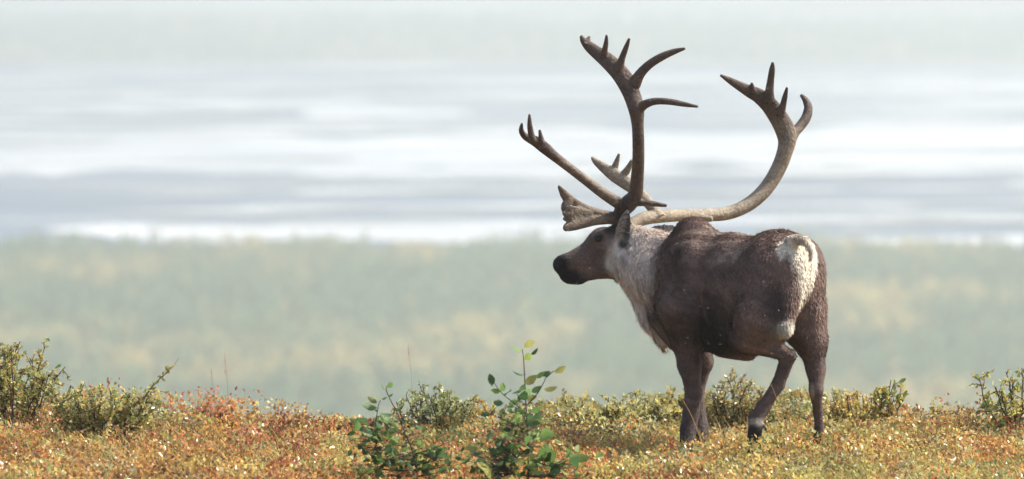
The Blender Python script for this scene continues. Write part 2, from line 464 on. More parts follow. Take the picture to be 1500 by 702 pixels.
for pts, r, cup in ((EAR_N, .044, np.array([.15, -1, 0.1])), (EAR_F, .034, np.array([.1, -1, .2]))):
    bl = np.min(pts, 0) - .06; bh = np.max(pts, 0) + .06
    i0 = np.clip(np.floor((bl - lo) / VX).astype(int), 0, N - 1); i1 = np.clip(np.ceil((bh - lo) / VX).astype(int), 1, N)
    gx, gy, gz = np.meshgrid(*[axs[i][i0[i]:i1[i]] for i in range(3)], indexing='ij')
    d = sd_ear(pts, np.stack([gx, gy, gz], -1), r, cup)
    sl = tuple(slice(i0[i], i1[i]) for i in range(3)); g0 = grid[sl]; k = .012
    h = np.clip(0.5 + 0.5 * (g0 - d) / k, 0, 1)
    grid[sl] = g0 * (1 - h) + d * h - k * h * (1 - h)


def surface_nets(g, lo, vx):
    ins = g < 0
    c = [ins[:-1, :-1, :-1], ins[1:, :-1, :-1], ins[:-1, 1:, :-1], ins[1:, 1:, :-1],
         ins[:-1, :-1, 1:], ins[1:, :-1, 1:], ins[:-1, 1:, 1:], ins[1:, 1:, 1:]]
    cnt = sum(x.astype(np.int8) for x in c)
    act = (cnt > 0) & (cnt < 8)
    ii = np.argwhere(act)
    vid = -np.ones(act.shape, dtype=np.int64); vid[act] = np.arange(len(ii))
    off = np.array([[0, 0, 0], [1, 0, 0], [0, 1, 0], [1, 1, 0], [0, 0, 1], [1, 0, 1], [0, 1, 1], [1, 1, 1]])
    vals = np.stack([g[ii[:, 0] + o[0], ii[:, 1] + o[1], ii[:, 2] + o[2]] for o in off], 1)
    edges = [(0, 1), (2, 3), (4, 5), (6, 7), (0, 2), (1, 3), (4, 6), (5, 7), (0, 4), (1, 5), (2, 6), (3, 7)]
    acc = np.zeros((len(ii), 3)); n = np.zeros(len(ii))
    for a, b_ in edges:
        va, vb = vals[:, a], vals[:, b_]
        cr = (va < 0) != (vb < 0)
        t_ = np.where(cr, va / np.where(cr, va - vb, 1), 0)
        acc += np.where(cr[:, None], off[a] + (off[b_] - off[a]) * t_[:, None], 0); n += cr
    V = lo + vx * (ii + acc / n[:, None])
    F = []
    for ax_ in range(3):
        o1, o2 = [(1, 2), (2, 0), (0, 1)][ax_]
        a = np.take(ins, range(0, ins.shape[ax_] - 1), ax_); b_ = np.take(ins, range(1, ins.shape[ax_]), ax_)
        e = np.argwhere(a != b_)
        e = e[(e[:, o1] > 0) & (e[:, o2] > 0) & (e[:, o1] < g.shape[o1] - 1) & (e[:, o2] < g.shape[o2] - 1)]
        st = a[e[:, 0], e[:, 1], e[:, 2]]
        d1 = np.zeros(3, int); d1[o1] = 1; d2 = np.zeros(3, int); d2[o2] = 1
        q = [e - d1 - d2, e - d2, e, e - d1]
        q = np.stack([vid[x[:, 0], x[:, 1], x[:, 2]] for x in q], 1)
        q[~st] = q[~st][:, ::-1]
        F.append(q)
    return V, np.concatenate(F)


BV, BF = surface_nets(grid, lo, VX)
if BF.min() < 0: BF = BF[(BF >= 0).all(1)]
# keep only the largest connected piece
lab = np.arange(len(BV))
for _ in range(400):
    m_ = lab[BF].min(1); old = lab.copy()
    for j in range(4): np.minimum.at(lab, BF[:, j], m_)
    lab = lab[lab]
    if (lab == old).all(): break
big = np.bincount(lab).argmax(); keep = lab == big
print('body verts', len(BV), 'kept', keep.sum())
newid = np.cumsum(keep) - 1
BF = newid[BF[keep[BF].all(1)]]; BV = BV[keep]
# light smoothing
E = np.concatenate([BF[:, [0, 1]], BF[:, [1, 2]], BF[:, [2, 3]], BF[:, [3, 0]]])
deg = np.bincount(E[:, 0], minlength=len(BV)) + np.bincount(E[:, 1], minlength=len(BV))


def lap(V):
    s = np.zeros_like(V)
    for j in range(V.shape[1]):
        s[:, j] = np.bincount(E[:, 0], V[E[:, 1], j], len(V)) + np.bincount(E[:, 1], V[E[:, 0], j], len(V))
    return s / np.maximum(deg, 1)[:, None]


for _ in range(3): BV = BV * 0.5 + lap(BV) * 0.5


def vert_normals(V, F):
    n = np.cross(V[F[:, 2]] - V[F[:, 0]], V[F[:, 3]] - V[F[:, 1]])
    out = np.zeros_like(V)
    for j in range(4): 
        for c_ in range(3): out[:, c_] += np.bincount(F[:, j], n[:, c_], len(V))
    return out / (np.linalg.norm(out, axis=1, keepdims=True) + 1e-12)


BN = vert_normals(BV, BF)


def near_seg(p, a, b_):
    ba = b_ - a; h = np.clip(((p - a) @ ba) / (ba @ ba + 1e-9), 0, 1)
    return np.linalg.norm(p - a - h[:, None] * ba, axis=1), h


def side_pt(pt, to_right):
    """mirror a point of the left side to the right side of the body"""
    return pt


BODY_C = P(1136, 402, 29.76)


def fur_colour(p, nrm):
    wsum = np.zeros(len(p)); acc = np.zeros((len(p), 3))
    for pr in prims:
        d, h = sd_prim(pr, p)
        wgt = np.exp(-np.clip(d, -.05, 1) / 0.020)
        if pr[0] == 'e': cc = np.array(pr[4])[None]
        else: cc = np.array(pr[6])[None] * (1 - h[:, None]) + np.array(pr[7])[None] * h[:, None]
        acc += wgt[:, None] * cc; wsum += wgt
    c = acc / wsum[:, None]
    q = (p - BODY_C) @ FR.T                     # body axes: forward, right, up
    nz1 = vnoise(q[:, 0] + 3 * q[:, 1], q[:, 2], 70, 4, 9.0); nz2 = vnoise(q[:, 0], q[:, 1] + q[:, 2] * 0.4, 71, 4, 30.0)

    def blend(c, m_, colr): return c * (1 - m_[:, None]) + np.array(colr) * m_[:, None]

    def blob(ctr, rad, soft=0.35, amp=0.35):
        d = np.sqrt((((p - ctr) / rad) ** 2).sum(1)) + (nz1 - .5) * amp + (nz2 - .5) * amp
        return np.clip((1 + soft - d) / (2 * soft), 0, 1)
    # back of the trunk: paler, worn saddle along each side of the spine
    trunk = np.clip((0.98 - q[:, 0]) / 0.2, 0, 1) * (q[:, 2] > -0.3)
    sad = np.exp(-((q[:, 2] - 0.205 + 0.09 * np.abs(q[:, 1]) * 3) / 0.075) ** 2) * np.clip((q[:, 0] - 0.02) / 0.15, 0, 1) * np.clip((0.66 - q[:, 0]) / 0.1, 0, 1)
    sad *= np.clip((nz1 - .30) * 3, 0, 1) * np.clip((nz2 - .2) * 2, 0, 1) * 0.75
    c = blend(c, sad * trunk, (0.62, 0.53, 0.44))
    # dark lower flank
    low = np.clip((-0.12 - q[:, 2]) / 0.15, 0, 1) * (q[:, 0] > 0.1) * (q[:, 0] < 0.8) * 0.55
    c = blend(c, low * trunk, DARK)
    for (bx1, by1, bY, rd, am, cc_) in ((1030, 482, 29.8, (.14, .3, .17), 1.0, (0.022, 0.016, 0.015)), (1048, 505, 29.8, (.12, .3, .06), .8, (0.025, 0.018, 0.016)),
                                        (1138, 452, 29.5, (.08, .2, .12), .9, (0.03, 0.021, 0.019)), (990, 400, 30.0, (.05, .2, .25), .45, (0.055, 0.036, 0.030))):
        c = blend(c, blob(P(bx1, by1, bY), np.array(rd), soft=.6) * am, cc_)  # dark fur plus shade of armpit, belly and groin painted into the colour
    # faint worn line round the haunch and ribs
    arc = np.exp(-((np.sqrt(((q[:, 0] - 0.06) / .30) ** 2 + ((q[:, 2] + .12) / .34) ** 2) - 1) / .045) ** 2) * (q[:, 0] > .12) * (q[:, 2] > -.3) * trunk
    c = blend(c, arc * .30 * np.clip(nz2 * 2 - .4, 0, 1), (0.30, 0.20, 0.16))
    c = blend(c, blob(P(968, 410, 30.2), np.array([.055, .3, .33]), soft=.6) * .55, (0.34, 0.25, 0.20))
    # white rump patch, both sides of the tail, narrowing down between the thighs
    back = (q[:, 0] < 0.02) & (np.abs(q[:, 1]) < 0.23)
    zz = q[:, 2]
    half = np.interp(zz, [-0.36, -0.20, -0.08, 0.02, 0.10, 0.16, 0.20, 0.235], [0.012, 0.040, 0.070, 0.095, 0.118, 0.135, 0.115, 0.0])
    e = (half - np.abs(q[:, 1] + 0.012) + (nz2 - .5) * 0.03 + (nz1 - .5) * .03)
    mr_ = np.clip(e / 0.034 + (nz2 - .5) * 1.2, 0, 1) * back * (zz > -0.37) * (zz < 0.24) * (nrm @ (-HD) > -0.05)
    c = blend(c, mr_, WHITE)
    # dark line under the tail
    ln = np.exp(-(q[:, 1] / 0.006) ** 2) * (zz > -0.14) * (zz < -0.03) * back
    c = blend(c, ln * 0.8, (0.10, 0.07, 0.06))
    # tail: dark above, pale rim
    td = np.minimum(near_seg(p, P(1166, 350, 29.56), P(1178, 351, 29.52))[0], np.minimum(near_seg(p, P(1178, 351, 29.52), P(1189, 362, 29.49))[0], near_seg(p, P(1189, 362, 29.49), P(1188, 380, 29.48))[0]))
    fr_ = np.clip((p - P(1186, 364, 29.49)) @ np.array([.75, -.2, .3]) / .012, 0, 1)
    tl = np.clip((0.042 - td) / 0.008, 0, 1) * (q[:, 0] < 0.05); c = blend(c, tl, WHITE)
    c = blend(c, tl * np.clip(1 - fr_ * 1.2, 0, 1) * np.clip((0.030 - td) / .006, 0, 1) * .5, (0.34, 0.25, 0.18))
    # neck: greyer streaks above, whiter dewlap, brown transition to the shoulder
    streak = vnoise(p[:, 0] * 1.0 + p[:, 2] * .5, p[:, 2] * 0.35 + p[:, 1], 72, 4, 22.0)
    lum = c.mean(1); isp = np.clip((lum - 0.10) / 0.12, 0, 1) * (p[:, 1] > 30.15) * (q[:, 0] > 0.75)
    c = c * (1 - isp[:, None] * (0.36 * np.clip((streak - 0.35) * 2.2, 0, 1))[:, None])
    # white cheek
    c = blend(c, blob(P(897, 388, 30.43), np.array([.045, .12, .085])) * 0.9, (0.70, 0.64, 0.57))
    c = blend(c, blob(P(905, 372, 30.41), np.array([.02, .10, .06])) * 0.8, (0.75, 0.69, 0.62))
    # throat brown edge
    c = blend(c, blob(P(880, 404, 30.45), np.array([.07, .3, .035])) * 0.7, (0.13, 0.085, 0.06))
    # dark round the eye, forehead and nose
    c = blend(c, blob(P(878, 349, 30.44), np.array([.035, .06, .028]), amp=.2) * 0.85, (0.022, 0.017, 0.016))
    c = blend(c, blob(P(900, 333, 30.5), np.array([.07, .2, .035])) * 0.8, (0.035, 0.025, 0.022))
    c = blend(c, blob(P(815, 386, 30.52), np.array([.062, .3, .07]), amp=.5, soft=.42), NOSE)
    c = blend(c, blob(P(834, 407, 30.52), np.array([.074, .3, .050]), amp=.5, soft=.4), NOSE)
    c = blend(c, blob(P(813, 386, 30.47), np.array([.02, .05, .02]), amp=.2) * .6, (0.07, 0.06, 0.06))
    md, mh = near_seg(p, P(818, 402, 30.47), P(852, 405, 30.44)); c = blend(c, np.clip((.012 - md) / .008, 0, 1) * .8, (0.006, 0.005, 0.005))
    c = blend(c, blob(P(836, 417, 30.5), np.array([.05, .2, .010]), amp=.2) * .5, (0.10, 0.085, 0.08))
    # black behind and below the ear
    c = blend(c, blob(P(914, 357, 30.42), np.array([.035, .05, .035]), amp=.2) * 0.9, (0.02, 0.017, 0.018))
    # ears
    for pts, cc in ((EAR_N, EARC), (EAR_F, (0.06, 0.05, 0.05))):
        d, h = near_seg(p, pts[0], pts[2])
        mm = np.clip((0.055 - d) / 0.01, 0, 1) * np.clip((h - .12) * 8, 0, 1)
        c = blend(c, mm, cc)
        c = blend(c, mm * np.clip((0.02 - np.abs(d - 0.0)) / .01, 0, 1) * 0, (0.20, 0.18, 0.16))
        e_ = p - (pts[0] + (pts[2] - pts[0]) * h[:, None]); off_ = e_ @ np.array([1, 0, .25])
        c = blend(c, mm * np.clip((off_ - .004) / .01, 0, 1) * np.clip((.95 - h) * 8, 0, 1) * .8, (0.075, 0.068, 0.062))
    # pale band above the hoof and inner hock streak
    c = blend(c, blob(P(1108, 618, 29.58), np.array([.055, .09, .016]), amp=1.0, soft=.6) * 0.5, (0.60, 0.54, 0.45))
    c = blend(c, blob(P(1108, 634, 29.56), np.array([.06, .10, .045]), amp=.2), (0.02, 0.018, 0.018))
    c = blend(c, blob(P(1190, 572, 29.74), np.array([.012, .05, .045]), amp=.2) * 0.7, (0.5, 0.42, 0.32))
    # tawny backs of the thighs low down
    c = blend(c, blob(P(1203, 545, 29.78), np.array([.02, .08, .09])) * 0.5, (0.20, 0.13, 0.10))
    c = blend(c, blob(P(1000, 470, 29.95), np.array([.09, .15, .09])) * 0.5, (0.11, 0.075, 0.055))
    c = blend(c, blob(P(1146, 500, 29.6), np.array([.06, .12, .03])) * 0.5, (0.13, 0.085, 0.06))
    nz3 = vnoise((.55 * q[:, 0] - .83 * q[:, 2] + .3 * q[:, 1]) * 7, (.83 * q[:, 0] + .55 * q[:, 2]) * 1.3 + q[:, 1], 73, 4, 7.0)
    lum = c.mean(1, keepdims=True); soft_ = np.clip((lum - .15) / .3, 0, 1) * .6
    v_ = (0.66 + 0.68 * nz1)[:, None] * (0.88 + 0.24 * nz2)[:, None] * (.62 + .76 * nz3)[:, None]
    c *= v_ * (1 - soft_) + soft_
    return c


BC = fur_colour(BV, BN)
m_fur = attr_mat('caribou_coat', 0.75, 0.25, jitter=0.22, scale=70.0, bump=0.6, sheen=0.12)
root_loc = Vector(P(1090, 645, 30.0)); root_loc.z = float(ground_z(root_loc.x, root_loc.y))
car = empty('caribou', root_loc)
tag(car, 'brown bull caribou with huge branching antlers and white rump looking left over the valley', 'caribou')
body = part(mesh_np('body', BV, BF, BC, m_fur, smooth=True), car)

# ---- fur: short hairs lying along the coat
hr = np.random.default_rng(3)
fa = np.linalg.norm(np.cross(BV[BF[:, 2]] - BV[BF[:, 0]], BV[BF[:, 3]] - BV[BF[:, 1]]), axis=1)
NH = 230000
fi = hr.choice(len(BF), NH, p=fa / fa.sum())
uv = hr.random((NH, 2)); a0, a1, a2, a3 = [BV[BF[fi, j]] for j in range(4)]
hp = (a0 * (1 - uv[:, :1]) + a1 * uv[:, :1]) * (1 - uv[:, 1:]) + (a3 * (1 - uv[:, :1]) + a2 * uv[:, :1]) * uv[:, 1:]
hn = BN[BF[fi, 0]]
hq = (hp - BODY_C) @ FR.T
flow = np.tile(-HD * 0.8 + np.array([0, 0, -0.55]), (NH, 1))
legm = hp[:, 2] < P(0, 520, 29.9)[2]; flow[legm] = np.array([0.05, 0, -1])
neckm = (hq[:, 0] > 0.92) & (hp[:, 0] < P(990, 0, 30.3)[0]); flow[neckm] = np.array([0.45, -0.1, -0.9])
headm = hp[:, 0] < P(900, 0, 30.5)[0]; flow[headm] = np.array([0.9, 0, -0.15])
rump = (hq[:, 0] < 0.0) & (hq[:, 2] > -0.35); flow[rump] = np.array([0.05, -0.1, -1.0])
flow += hr.normal(size=(NH, 3)) * 0.22
flow -= (flow * hn).sum(1, keepdims=True) * hn; flow /= np.linalg.norm(flow, axis=1, keepdims=True) + 1e-9
hd = flow + hn * (0.22 + 0.25 * hr.random((NH, 1))); hd /= np.linalg.norm(hd, axis=1, keepdims=True)
hl = np.full(NH, 0.026); hl[neckm] = 0.036; hl[headm] = 0.007; hl[legm] = 0.009
dew = neckm & (hp[:, 2] < P(0, 440, 30.4)[2]); hl[dew] = 0.050; hl[rump] = 0.026
rowz = [P(0, 575, 29.9)[2], P(0, 535, 29.9)[2], P(0, 480, 29.9)[2]]
trk = ~(neckm | headm); hl[trk] = np.interp(hp[trk, 2], rowz, [.009, .013, .026])
hl *= 0.6 + 0.8 * hr.random(NH)
earm = (near_seg(hp, EAR_N[0], EAR_N[2])[0] < .06) | (near_seg(hp, EAR_F[0], EAR_F[2])[0] < .06); hl[earm] = .005
cell = np.floor(hp / np.array([.016, .016, .020])).astype(np.int64)
hsh = (cell[:, 0] * 73856093) ^ (cell[:, 1] * 19349663) ^ (cell[:, 2] * 83492791)
ctab = np.random.default_rng(17).random((4096, 5)); cr_ = ctab[hsh % 4096]
cell_c = (cell + 0.5) * np.array([.016, .016, .020])
pull = cell_c - hp; pull -= (pull * hn).sum(1, keepdims=True) * hn
hd = hd + pull / np.maximum(hl[:, None], .01) * .30 + (cr_[:, :3] - .5) * .24 + hn * ((cr_[:, 3:4] ** 2) * .14)
hd /= np.linalg.norm(hd, axis=1, keepdims=True)
stray = hr.random(NH) < .06; hd[stray] += hn[stray] * .5; hd[stray] /= np.linalg.norm(hd[stray], axis=1, keepdims=True)
sd_ = np.cross(hd, hn); sd_ /= np.linalg.norm(sd_, axis=1, keepdims=True) + 1e-9
wd_ = np.where(headm | legm, 0.0012, 0.0022)[:, None]
bend = hp + hd * hl[:, None] * 0.55; tipp = hp + hd * hl[:, None] - hn * hl[:, None] * 0.12
base_p = hp - hn * 0.002
HVt = np.stack([base_p - sd_ * wd_, base_p + sd_ * wd_, bend + sd_ * wd_ * .8, bend - sd_ * wd_ * .8, tipp], 1).reshape(-1, 3)
ii = np.arange(NH)[:, None] * 5
HF = np.concatenate([ii + np.array(t_) for t_ in ((0, 1, 2), (0, 2, 3), (3, 2, 4))])
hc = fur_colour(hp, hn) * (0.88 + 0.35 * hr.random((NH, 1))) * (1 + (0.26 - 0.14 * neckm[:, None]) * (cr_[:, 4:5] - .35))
m_hair = attr_mat('hair_strands', 0.55, 0.3, jitter=0.1, scale=60.0, transl=0.18)
coat = part(mesh_np('fur', HVt, HF, np.repeat(hc, 5, 0), m_hair), car); coat['kind'] = 'stuff'

# ---- eyes, nostril
import bmesh


def blob_mesh(name, ctr, rad, mat, parent, seg=16):
    bm = bmesh.new(); bmesh.ops.create_uvsphere(bm, u_segments=seg, v_segments=seg // 2 + 2, radius=1.0)
    me = bpy.data.meshes.new(name)
    for v in bm.verts: v.co = Vector((v.co.x * rad[0] + ctr[0], v.co.y * rad[1] + ctr[1], v.co.z * rad[2] + ctr[2]))
    bm.to_mesh(me); bm.free()
    for p_ in me.polygons: p_.use_smooth = True
    me.materials.append(mat); o = bpy.data.objects.new(name, me); C.objects.link(o)
    return part(o, parent)


m_eye, t, b = new_mat('wet_eye'); b.inputs['Base Color'].default_value = (0.008, 0.006, 0.005, 1); b.inputs['Roughness'].default_value = 0.08


def surf_y(x, y, near=True):
    """depth of the body surface along the ray through a photo point"""
    a = P(x, y, 29.0); b_ = P(x, y, 31.5); d = b_ - a; d /= np.linalg.norm(d)
    from mathutils.bvhtree import BVHTree
    hit = BVH.ray_cast(Vector(a if near else b_), Vector(d if near else -d))
    return np.array(hit[0]) if hit[0] is not None else None


from mathutils.bvhtree import BVHTree
BVH = BVHTree.FromPolygons([tuple(v) for v in BV], [tuple(f) for f in BF.tolist()])
e1 = surf_y(876, 351); e2 = surf_y(876, 351, False)
blob_mesh('eye', e1 + np.array([0, .006, 0]), (.018, .016, .014), m_eye, car)
blob_mesh('eye', e2 - np.array([0, .006, 0]), (.018, .016, .014), m_eye, car)
m_nos, t, b = new_mat('nostril_skin'); b.inputs['Base Color'].default_value = (0.004, 0.004, 0.004, 1); b.inputs['Roughness'].default_value = 0.5
for nr in (True, False):
    q_ = surf_y(817, 391, nr)
    if q_ is not None: blob_mesh('nostril', q_, (.010, .006, .007), m_nos, car)

# ---- antlers
m_ant, t, b = new_mat('antler_bone')
a = t.nodes.new('ShaderNodeAttribute'); a.attribute_name = 'Col'
g = t.nodes.new('ShaderNodeNewGeometry')
nz = t.nodes.new('ShaderNodeTexNoise'); nz.inputs['Scale'].default_value = 55; nz.inputs['Detail'].default_value = 6; nz.inputs['Roughness'].default_value = .65
t.links.new(g.outputs['Position'], nz.inputs['Vector'])
cr = t.nodes.new('ShaderNodeValToRGB'); cr.color_ramp.elements[0].position = .38; cr.color_ramp.elements[1].position = .62
cr.color_ramp.elements[0].color = (.74, .71, .68, 1); cr.color_ramp.elements[1].color = (1.15, 1.12, 1.08, 1)
t.links.new(nz.outputs['Fac'], cr.inputs[0])
mm = t.nodes.new('ShaderNodeVectorMath'); mm.operation = 'MULTIPLY'
t.links.new(a.outputs['Color'], mm.inputs[0]); t.links.new(cr.outputs[0], mm.inputs[1]); t.links.new(mm.outputs[0], b.inputs['Base Color'])
b.inputs['Roughness'].default_value = .5; b.inputs['Specular IOR Level'].default_value = .35
bp = t.nodes.new('ShaderNodeBump'); bp.inputs['Strength'].default_value = .9; bp.inputs['Distance'].default_value = .012
t.links.new(nz.outputs['Fac'], bp.inputs['Height']); t.links.new(bp.outputs[0], b.inputs['Normal'])


def catmull(pts, sub):
    pts = np.array(pts, float); n = len(pts)
    ext = np.vstack([2 * pts[0] - pts[1], pts, 2 * pts[-1] - pts[-2]])
    out = []
    for i in range(n - 1):
        p0, p1, p2, p3 = ext[i:i + 4]
        for t_ in np.linspace(0, 1, sub, endpoint=False):
            out.append(0.5 * ((2 * p1) + (-p0 + p2) * t_ + (2 * p0 - 5 * p1 + 4 * p2 - p3) * t_ ** 2 + (-p0 + 3 * p1 - 3 * p2 + p3) * t_ ** 3))
    out.append(pts[-1]); return np.array(out)


def antler(name, tubes, colf, parent):
    """tubes: lists of (px, py, Y, radius in photo px, flatness) merged into one bone by voxel remeshing"""
    bm = bmesh.new()
    for tb in tubes:
        pts = np.array([list(P(p_[0], p_[1], p_[2])) + [p_[3] * p_[2] / FPX, (p_[4] if len(p_) > 4 else 1.0)] for p_ in tb])
        cv = catmull(pts, 5); M = 14; rings = []
        for i in range(len(cv)):
            t_ = cv[min(i + 1, len(cv) - 1), :3] - cv[max(i - 1, 0), :3]; t_ /= np.linalg.norm(t_) + 1e-9
            u = np.array([0, 1.0, 0]); u = u - (u @ t_) * t_; u /= np.linalg.norm(u); s = np.cross(t_, u)
            r = max(cv[i, 3], 0.0075); fl = cv[i, 4]
            rings.append([bm.verts.new(cv[i, :3] + s * r * math.cos(k * 2 * math.pi / M) + u * r * fl * math.sin(k * 2 * math.pi / M)) for k in range(M)])
        for i in range(len(rings) - 1):
            for k in range(M):
                bm.faces.new((rings[i][k], rings[i][(k + 1) % M], rings[i + 1][(k + 1) % M], rings[i + 1][k]))
        bm.faces.new(rings[0][::-1]); bm.faces.new(rings[-1])
    bmesh.ops.recalc_face_normals(bm, faces=bm.faces)
    me = bpy.data.meshes.new(name + '_src'); bm.to_mesh(me); bm.free()
    tmp = bpy.data.objects.new(name + '_src', me); C.objects.link(tmp)
    rm = tmp.modifiers.new('r', 'REMESH'); rm.mode = 'VOXEL'; rm.voxel_size = 0.0042; rm.use_smooth_shade = True
    sm = tmp.modifiers.new('s', 'SMOOTH'); sm.factor = 0.5; sm.iterations = 7
    dg = bpy.context.evaluated_depsgraph_get(); ev = tmp.evaluated_get(dg)
    m2 = bpy.data.meshes.new_from_object(ev)
    bpy.data.objects.remove(tmp); bpy.data.meshes.remove(me)
    m2.name = name; n = len(m2.vertices); co = np.empty(n * 3, dtype=np.float32); m2.vertices.foreach_get('co', co); co = co.reshape(-1, 3)
    c4 = np.ones((n, 4), np.float32); c4[:, :3] = colf(co)
    at = m2.color_attributes.new('Col', 'FLOAT_COLOR', 'POINT'); at.data.foreach_set('color', c4.ravel())
    m2.materials.append(m_ant)
    o = bpy.data.objects.new(name, m2); C.objects.link(o)
    return part(o, parent)


def L(y0, y1, rows):
    """spread a distance from y0 to y1 along the rows (x, y, r[, flat])"""
    n = len(rows)
    return [(r[0], r[1], y0 + (y1 - y0) * i / max(n - 1, 1), r[2], (r[3] if len(r) > 3 else 1.0)) for i, r in enumerate(rows)]


beamA = [(909, 338, 30.52, 11), (909, 322, 30.50, 11), (912, 308, 30.47, 12.5), (921, 298, 30.44, 13), (930, 287, 30.41, 11.5), (933, 266, 30.36, 10), (935, 235, 30.28, 9.2),
         (935, 205, 30.22, 9), (934, 182, 30.20, 9.2), (932, 160, 30.19, 12), (926, 140, 30.19, 13, .6), (918, 122, 30.20, 14, .45), (906, 105, 30.22, 13.5, .4), (892, 91, 30.25, 12.5, .4),
         (878, 80, 30.28, 10.5, .4), (864, 69, 30.30, 8.5, .45), (855, 60, 30.31, 5.5, .6), (851, 52, 30.32, 2.5, .8)]
A_t = [beamA,
       L(30.30, 30.32, [(857, 66, 5), (861, 60, 3.8), (863.5, 53, 2)]),
       L(30.26, 30.20, [(884, 84, 6), (886, 73, 4.6), (888, 62, 3.6), (888.5, 51, 1.8)]),
       L(30.22, 30.14, [(906, 103, 8), (911, 86, 5.2), (917, 70, 4), (922, 56, 2)]),
       L(30.20, 30.08, [(929, 124, 10), (938, 108, 7.5), (952, 94, 6.5), (970, 83, 6), (988, 75.5, 4.5), (1004, 71, 2)]),
       L(30.19, 30.02, [(934, 161, 9), (945, 153, 6.8), (960, 148.5, 5.5), (980, 149, 5), (1000, 152.5, 4.2), (1023, 156.5, 2)]),
       L(30.42, 30.36, [(925, 296, 8), (940, 297, 5.5), (956, 298.5, 4.6), (977, 301.5, 2.5)]),
       L(30.45, 30.05, [(915, 303, 9), (900, 294, 9), (880, 281, 8), (855, 262, 7.2), (830, 243, 7), (812, 229, 7.5), (798, 217, 9, .6), (786, 208, 8.5, .5), (775, 203, 6.5, .6), (768, 199, 5), (763.5, 191, 4), (764.5, 181, 2)]),
       L(30.08, 30.04, [(782, 208, 6), (778, 196, 4.8), (776, 183, 4), (775.5, 167, 1.9)]),
       L(30.10, 30.08, [(796, 217, 6), (793, 205, 4.4), (790.5, 190, 2)]),
       L(30.50, 30.40, [(912, 320, 9), (898, 318, 8), (880, 314, 7.5), (862, 309, 8, .7), (845, 301, 8.5, .5), (832, 291, 8, .5), (824, 281, 5.5, .6), (818, 272, 2.2, .8)]),
       L(30.50, 30.36, [(912, 322, 9), (898, 321, 8), (876, 322, 8, .8), (858, 325, 9, .5), (842, 329, 9, .5), (831, 333, 7, .5), (827, 337, 3.5, .7)]),
       L(30.44, 30.38, [(868, 315, 7, .35), (848, 315, 11, .28), (838, 312, 12, .28), (830, 306, 8, .35)]),
       L(30.43, 30.40, [(823, 282, 5, .5), (832, 294, 7, .5), (829, 304, 8, .45), (836, 316, 9, .45), (831, 326, 9, .5)]),
       L(30.44, 30.41, [(846, 303, 9, .45), (846, 316, 10, .4), (844, 328, 9, .45)]),
       L(30.46, 30.44, [(864, 310, 8, .5), (864, 322, 8, .5)]),
       L(30.39, 30.37, [(838, 316, 9, .35), (829, 314, 5, .5), (824, 311, 2, .7)])]
B_t = [[(920, 334, 30.58, 9), (930, 326, 30.62, 9.5), (945, 320, 30.66, 10), (962, 317.5, 30.72, 10), (985, 316, 30.80, 9.5), (1010, 315, 30.88, 9.3), (1035, 315, 30.95, 9.5), (1058, 314, 31.0, 9.8),
        (1080, 308, 31.04, 10.2), (1100, 297, 31.08, 10.6), (1118, 281, 31.11, 11), (1132, 262, 31.13, 11.2), (1143, 241, 31.14, 11.5), (1150, 221, 31.14, 12), (1153, 204, 31.14, 14, .8),
        (1148, 186, 31.13, 15, .55), (1138, 169, 31.12, 14, .45), (1126, 153, 31.10, 13, .4), (1112, 141, 31.08, 11.5, .4), (1098, 134, 31.06, 9.5, .4), (1085, 127, 31.04, 7.5, .5), (1069, 118, 31.0, 5.2, .6), (1055, 110, 30.97, 2, .8)],
       L(31.08, 31.0, [(1127, 149, 9), (1127, 135, 6.8), (1129, 117, 5.4), (1131, 102, 4.6), (1132, 91, 2)]),
       L(31.06, 31.04, [(1102, 136, 5), (1102, 128, 3.8), (1101, 121, 1.8)]),
       L(31.1, 31.02, [(1143, 168, 7), (1147, 154, 5), (1150, 141, 4), (1153, 128, 2)]),
       L(31.14, 31.30, [(1156, 206, 11), (1164, 194, 8), (1173, 184, 7.5), (1181, 172, 7.5), (1184, 158, 6.6), (1180, 147, 5), (1173, 139, 2.4)]),
       L(30.70, 30.82, [(966, 319, 9), (958, 308, 8), (946, 293, 8.5), (930, 278, 9, .8), (914, 266, 10.5, .5), (900, 257, 10, .45), (889, 249, 8.5, .45), (878, 241, 6.5, .5), (871, 235, 4.5), (867, 230, 2.2)]),
       L(30.80, 30.76, [(898, 252, 6.5), (903, 238, 4.4), (907, 225, 2)]),
       L(30.78, 30.72, [(911, 260, 7), (920, 247, 5), (926, 234, 2.4)]),
       L(30.90, 30.86, [(1012, 317, 7), (1030, 320, 6), (1044, 321, 4)])]


def colA(p):
    n = vnoise(p[:, 0] + p[:, 1], p[:, 2], 77, 4, 14.0)[:, None]
    base = np.array([0.115, 0.082, 0.062]) * (0.6 + 0.8 * n)
    dark = np.clip(1 - np.linalg.norm(p - P(915, 312, 30.48), axis=1) / 0.13, 0, 1)[:, None] ** .6
    tan = np.array([0.30, 0.245, 0.175]) * (0.7 + 0.6 * n)
    up = ((p[:, 0] < P(905, 0, 30.3)[0]) & (p[:, 2] < P(0, 235, 30.3)[2]))[:, None] * 0.45
    c = base * (1 - up) + tan * up
    return c * (1 - dark) + np.array([.018, .013, .011]) * dark


def colB(p):
    n = vnoise(p[:, 0] + p[:, 1], p[:, 2], 78, 4, 14.0)[:, None]
    tan = np.array([0.31, 0.26, 0.19]) * (0.65 + 0.7 * n)
    dk = np.array([0.10, 0.072, 0.055]) * (0.6 + 0.8 * n)
    f = np.clip((p[:, 2] - P(0, 225, 31.1)[2]) / 0.25, 0, 1)[:, None] * (p[:, 0] > P(1030, 0, 31)[0])[:, None]
    return tan * (1 - f) + dk * f


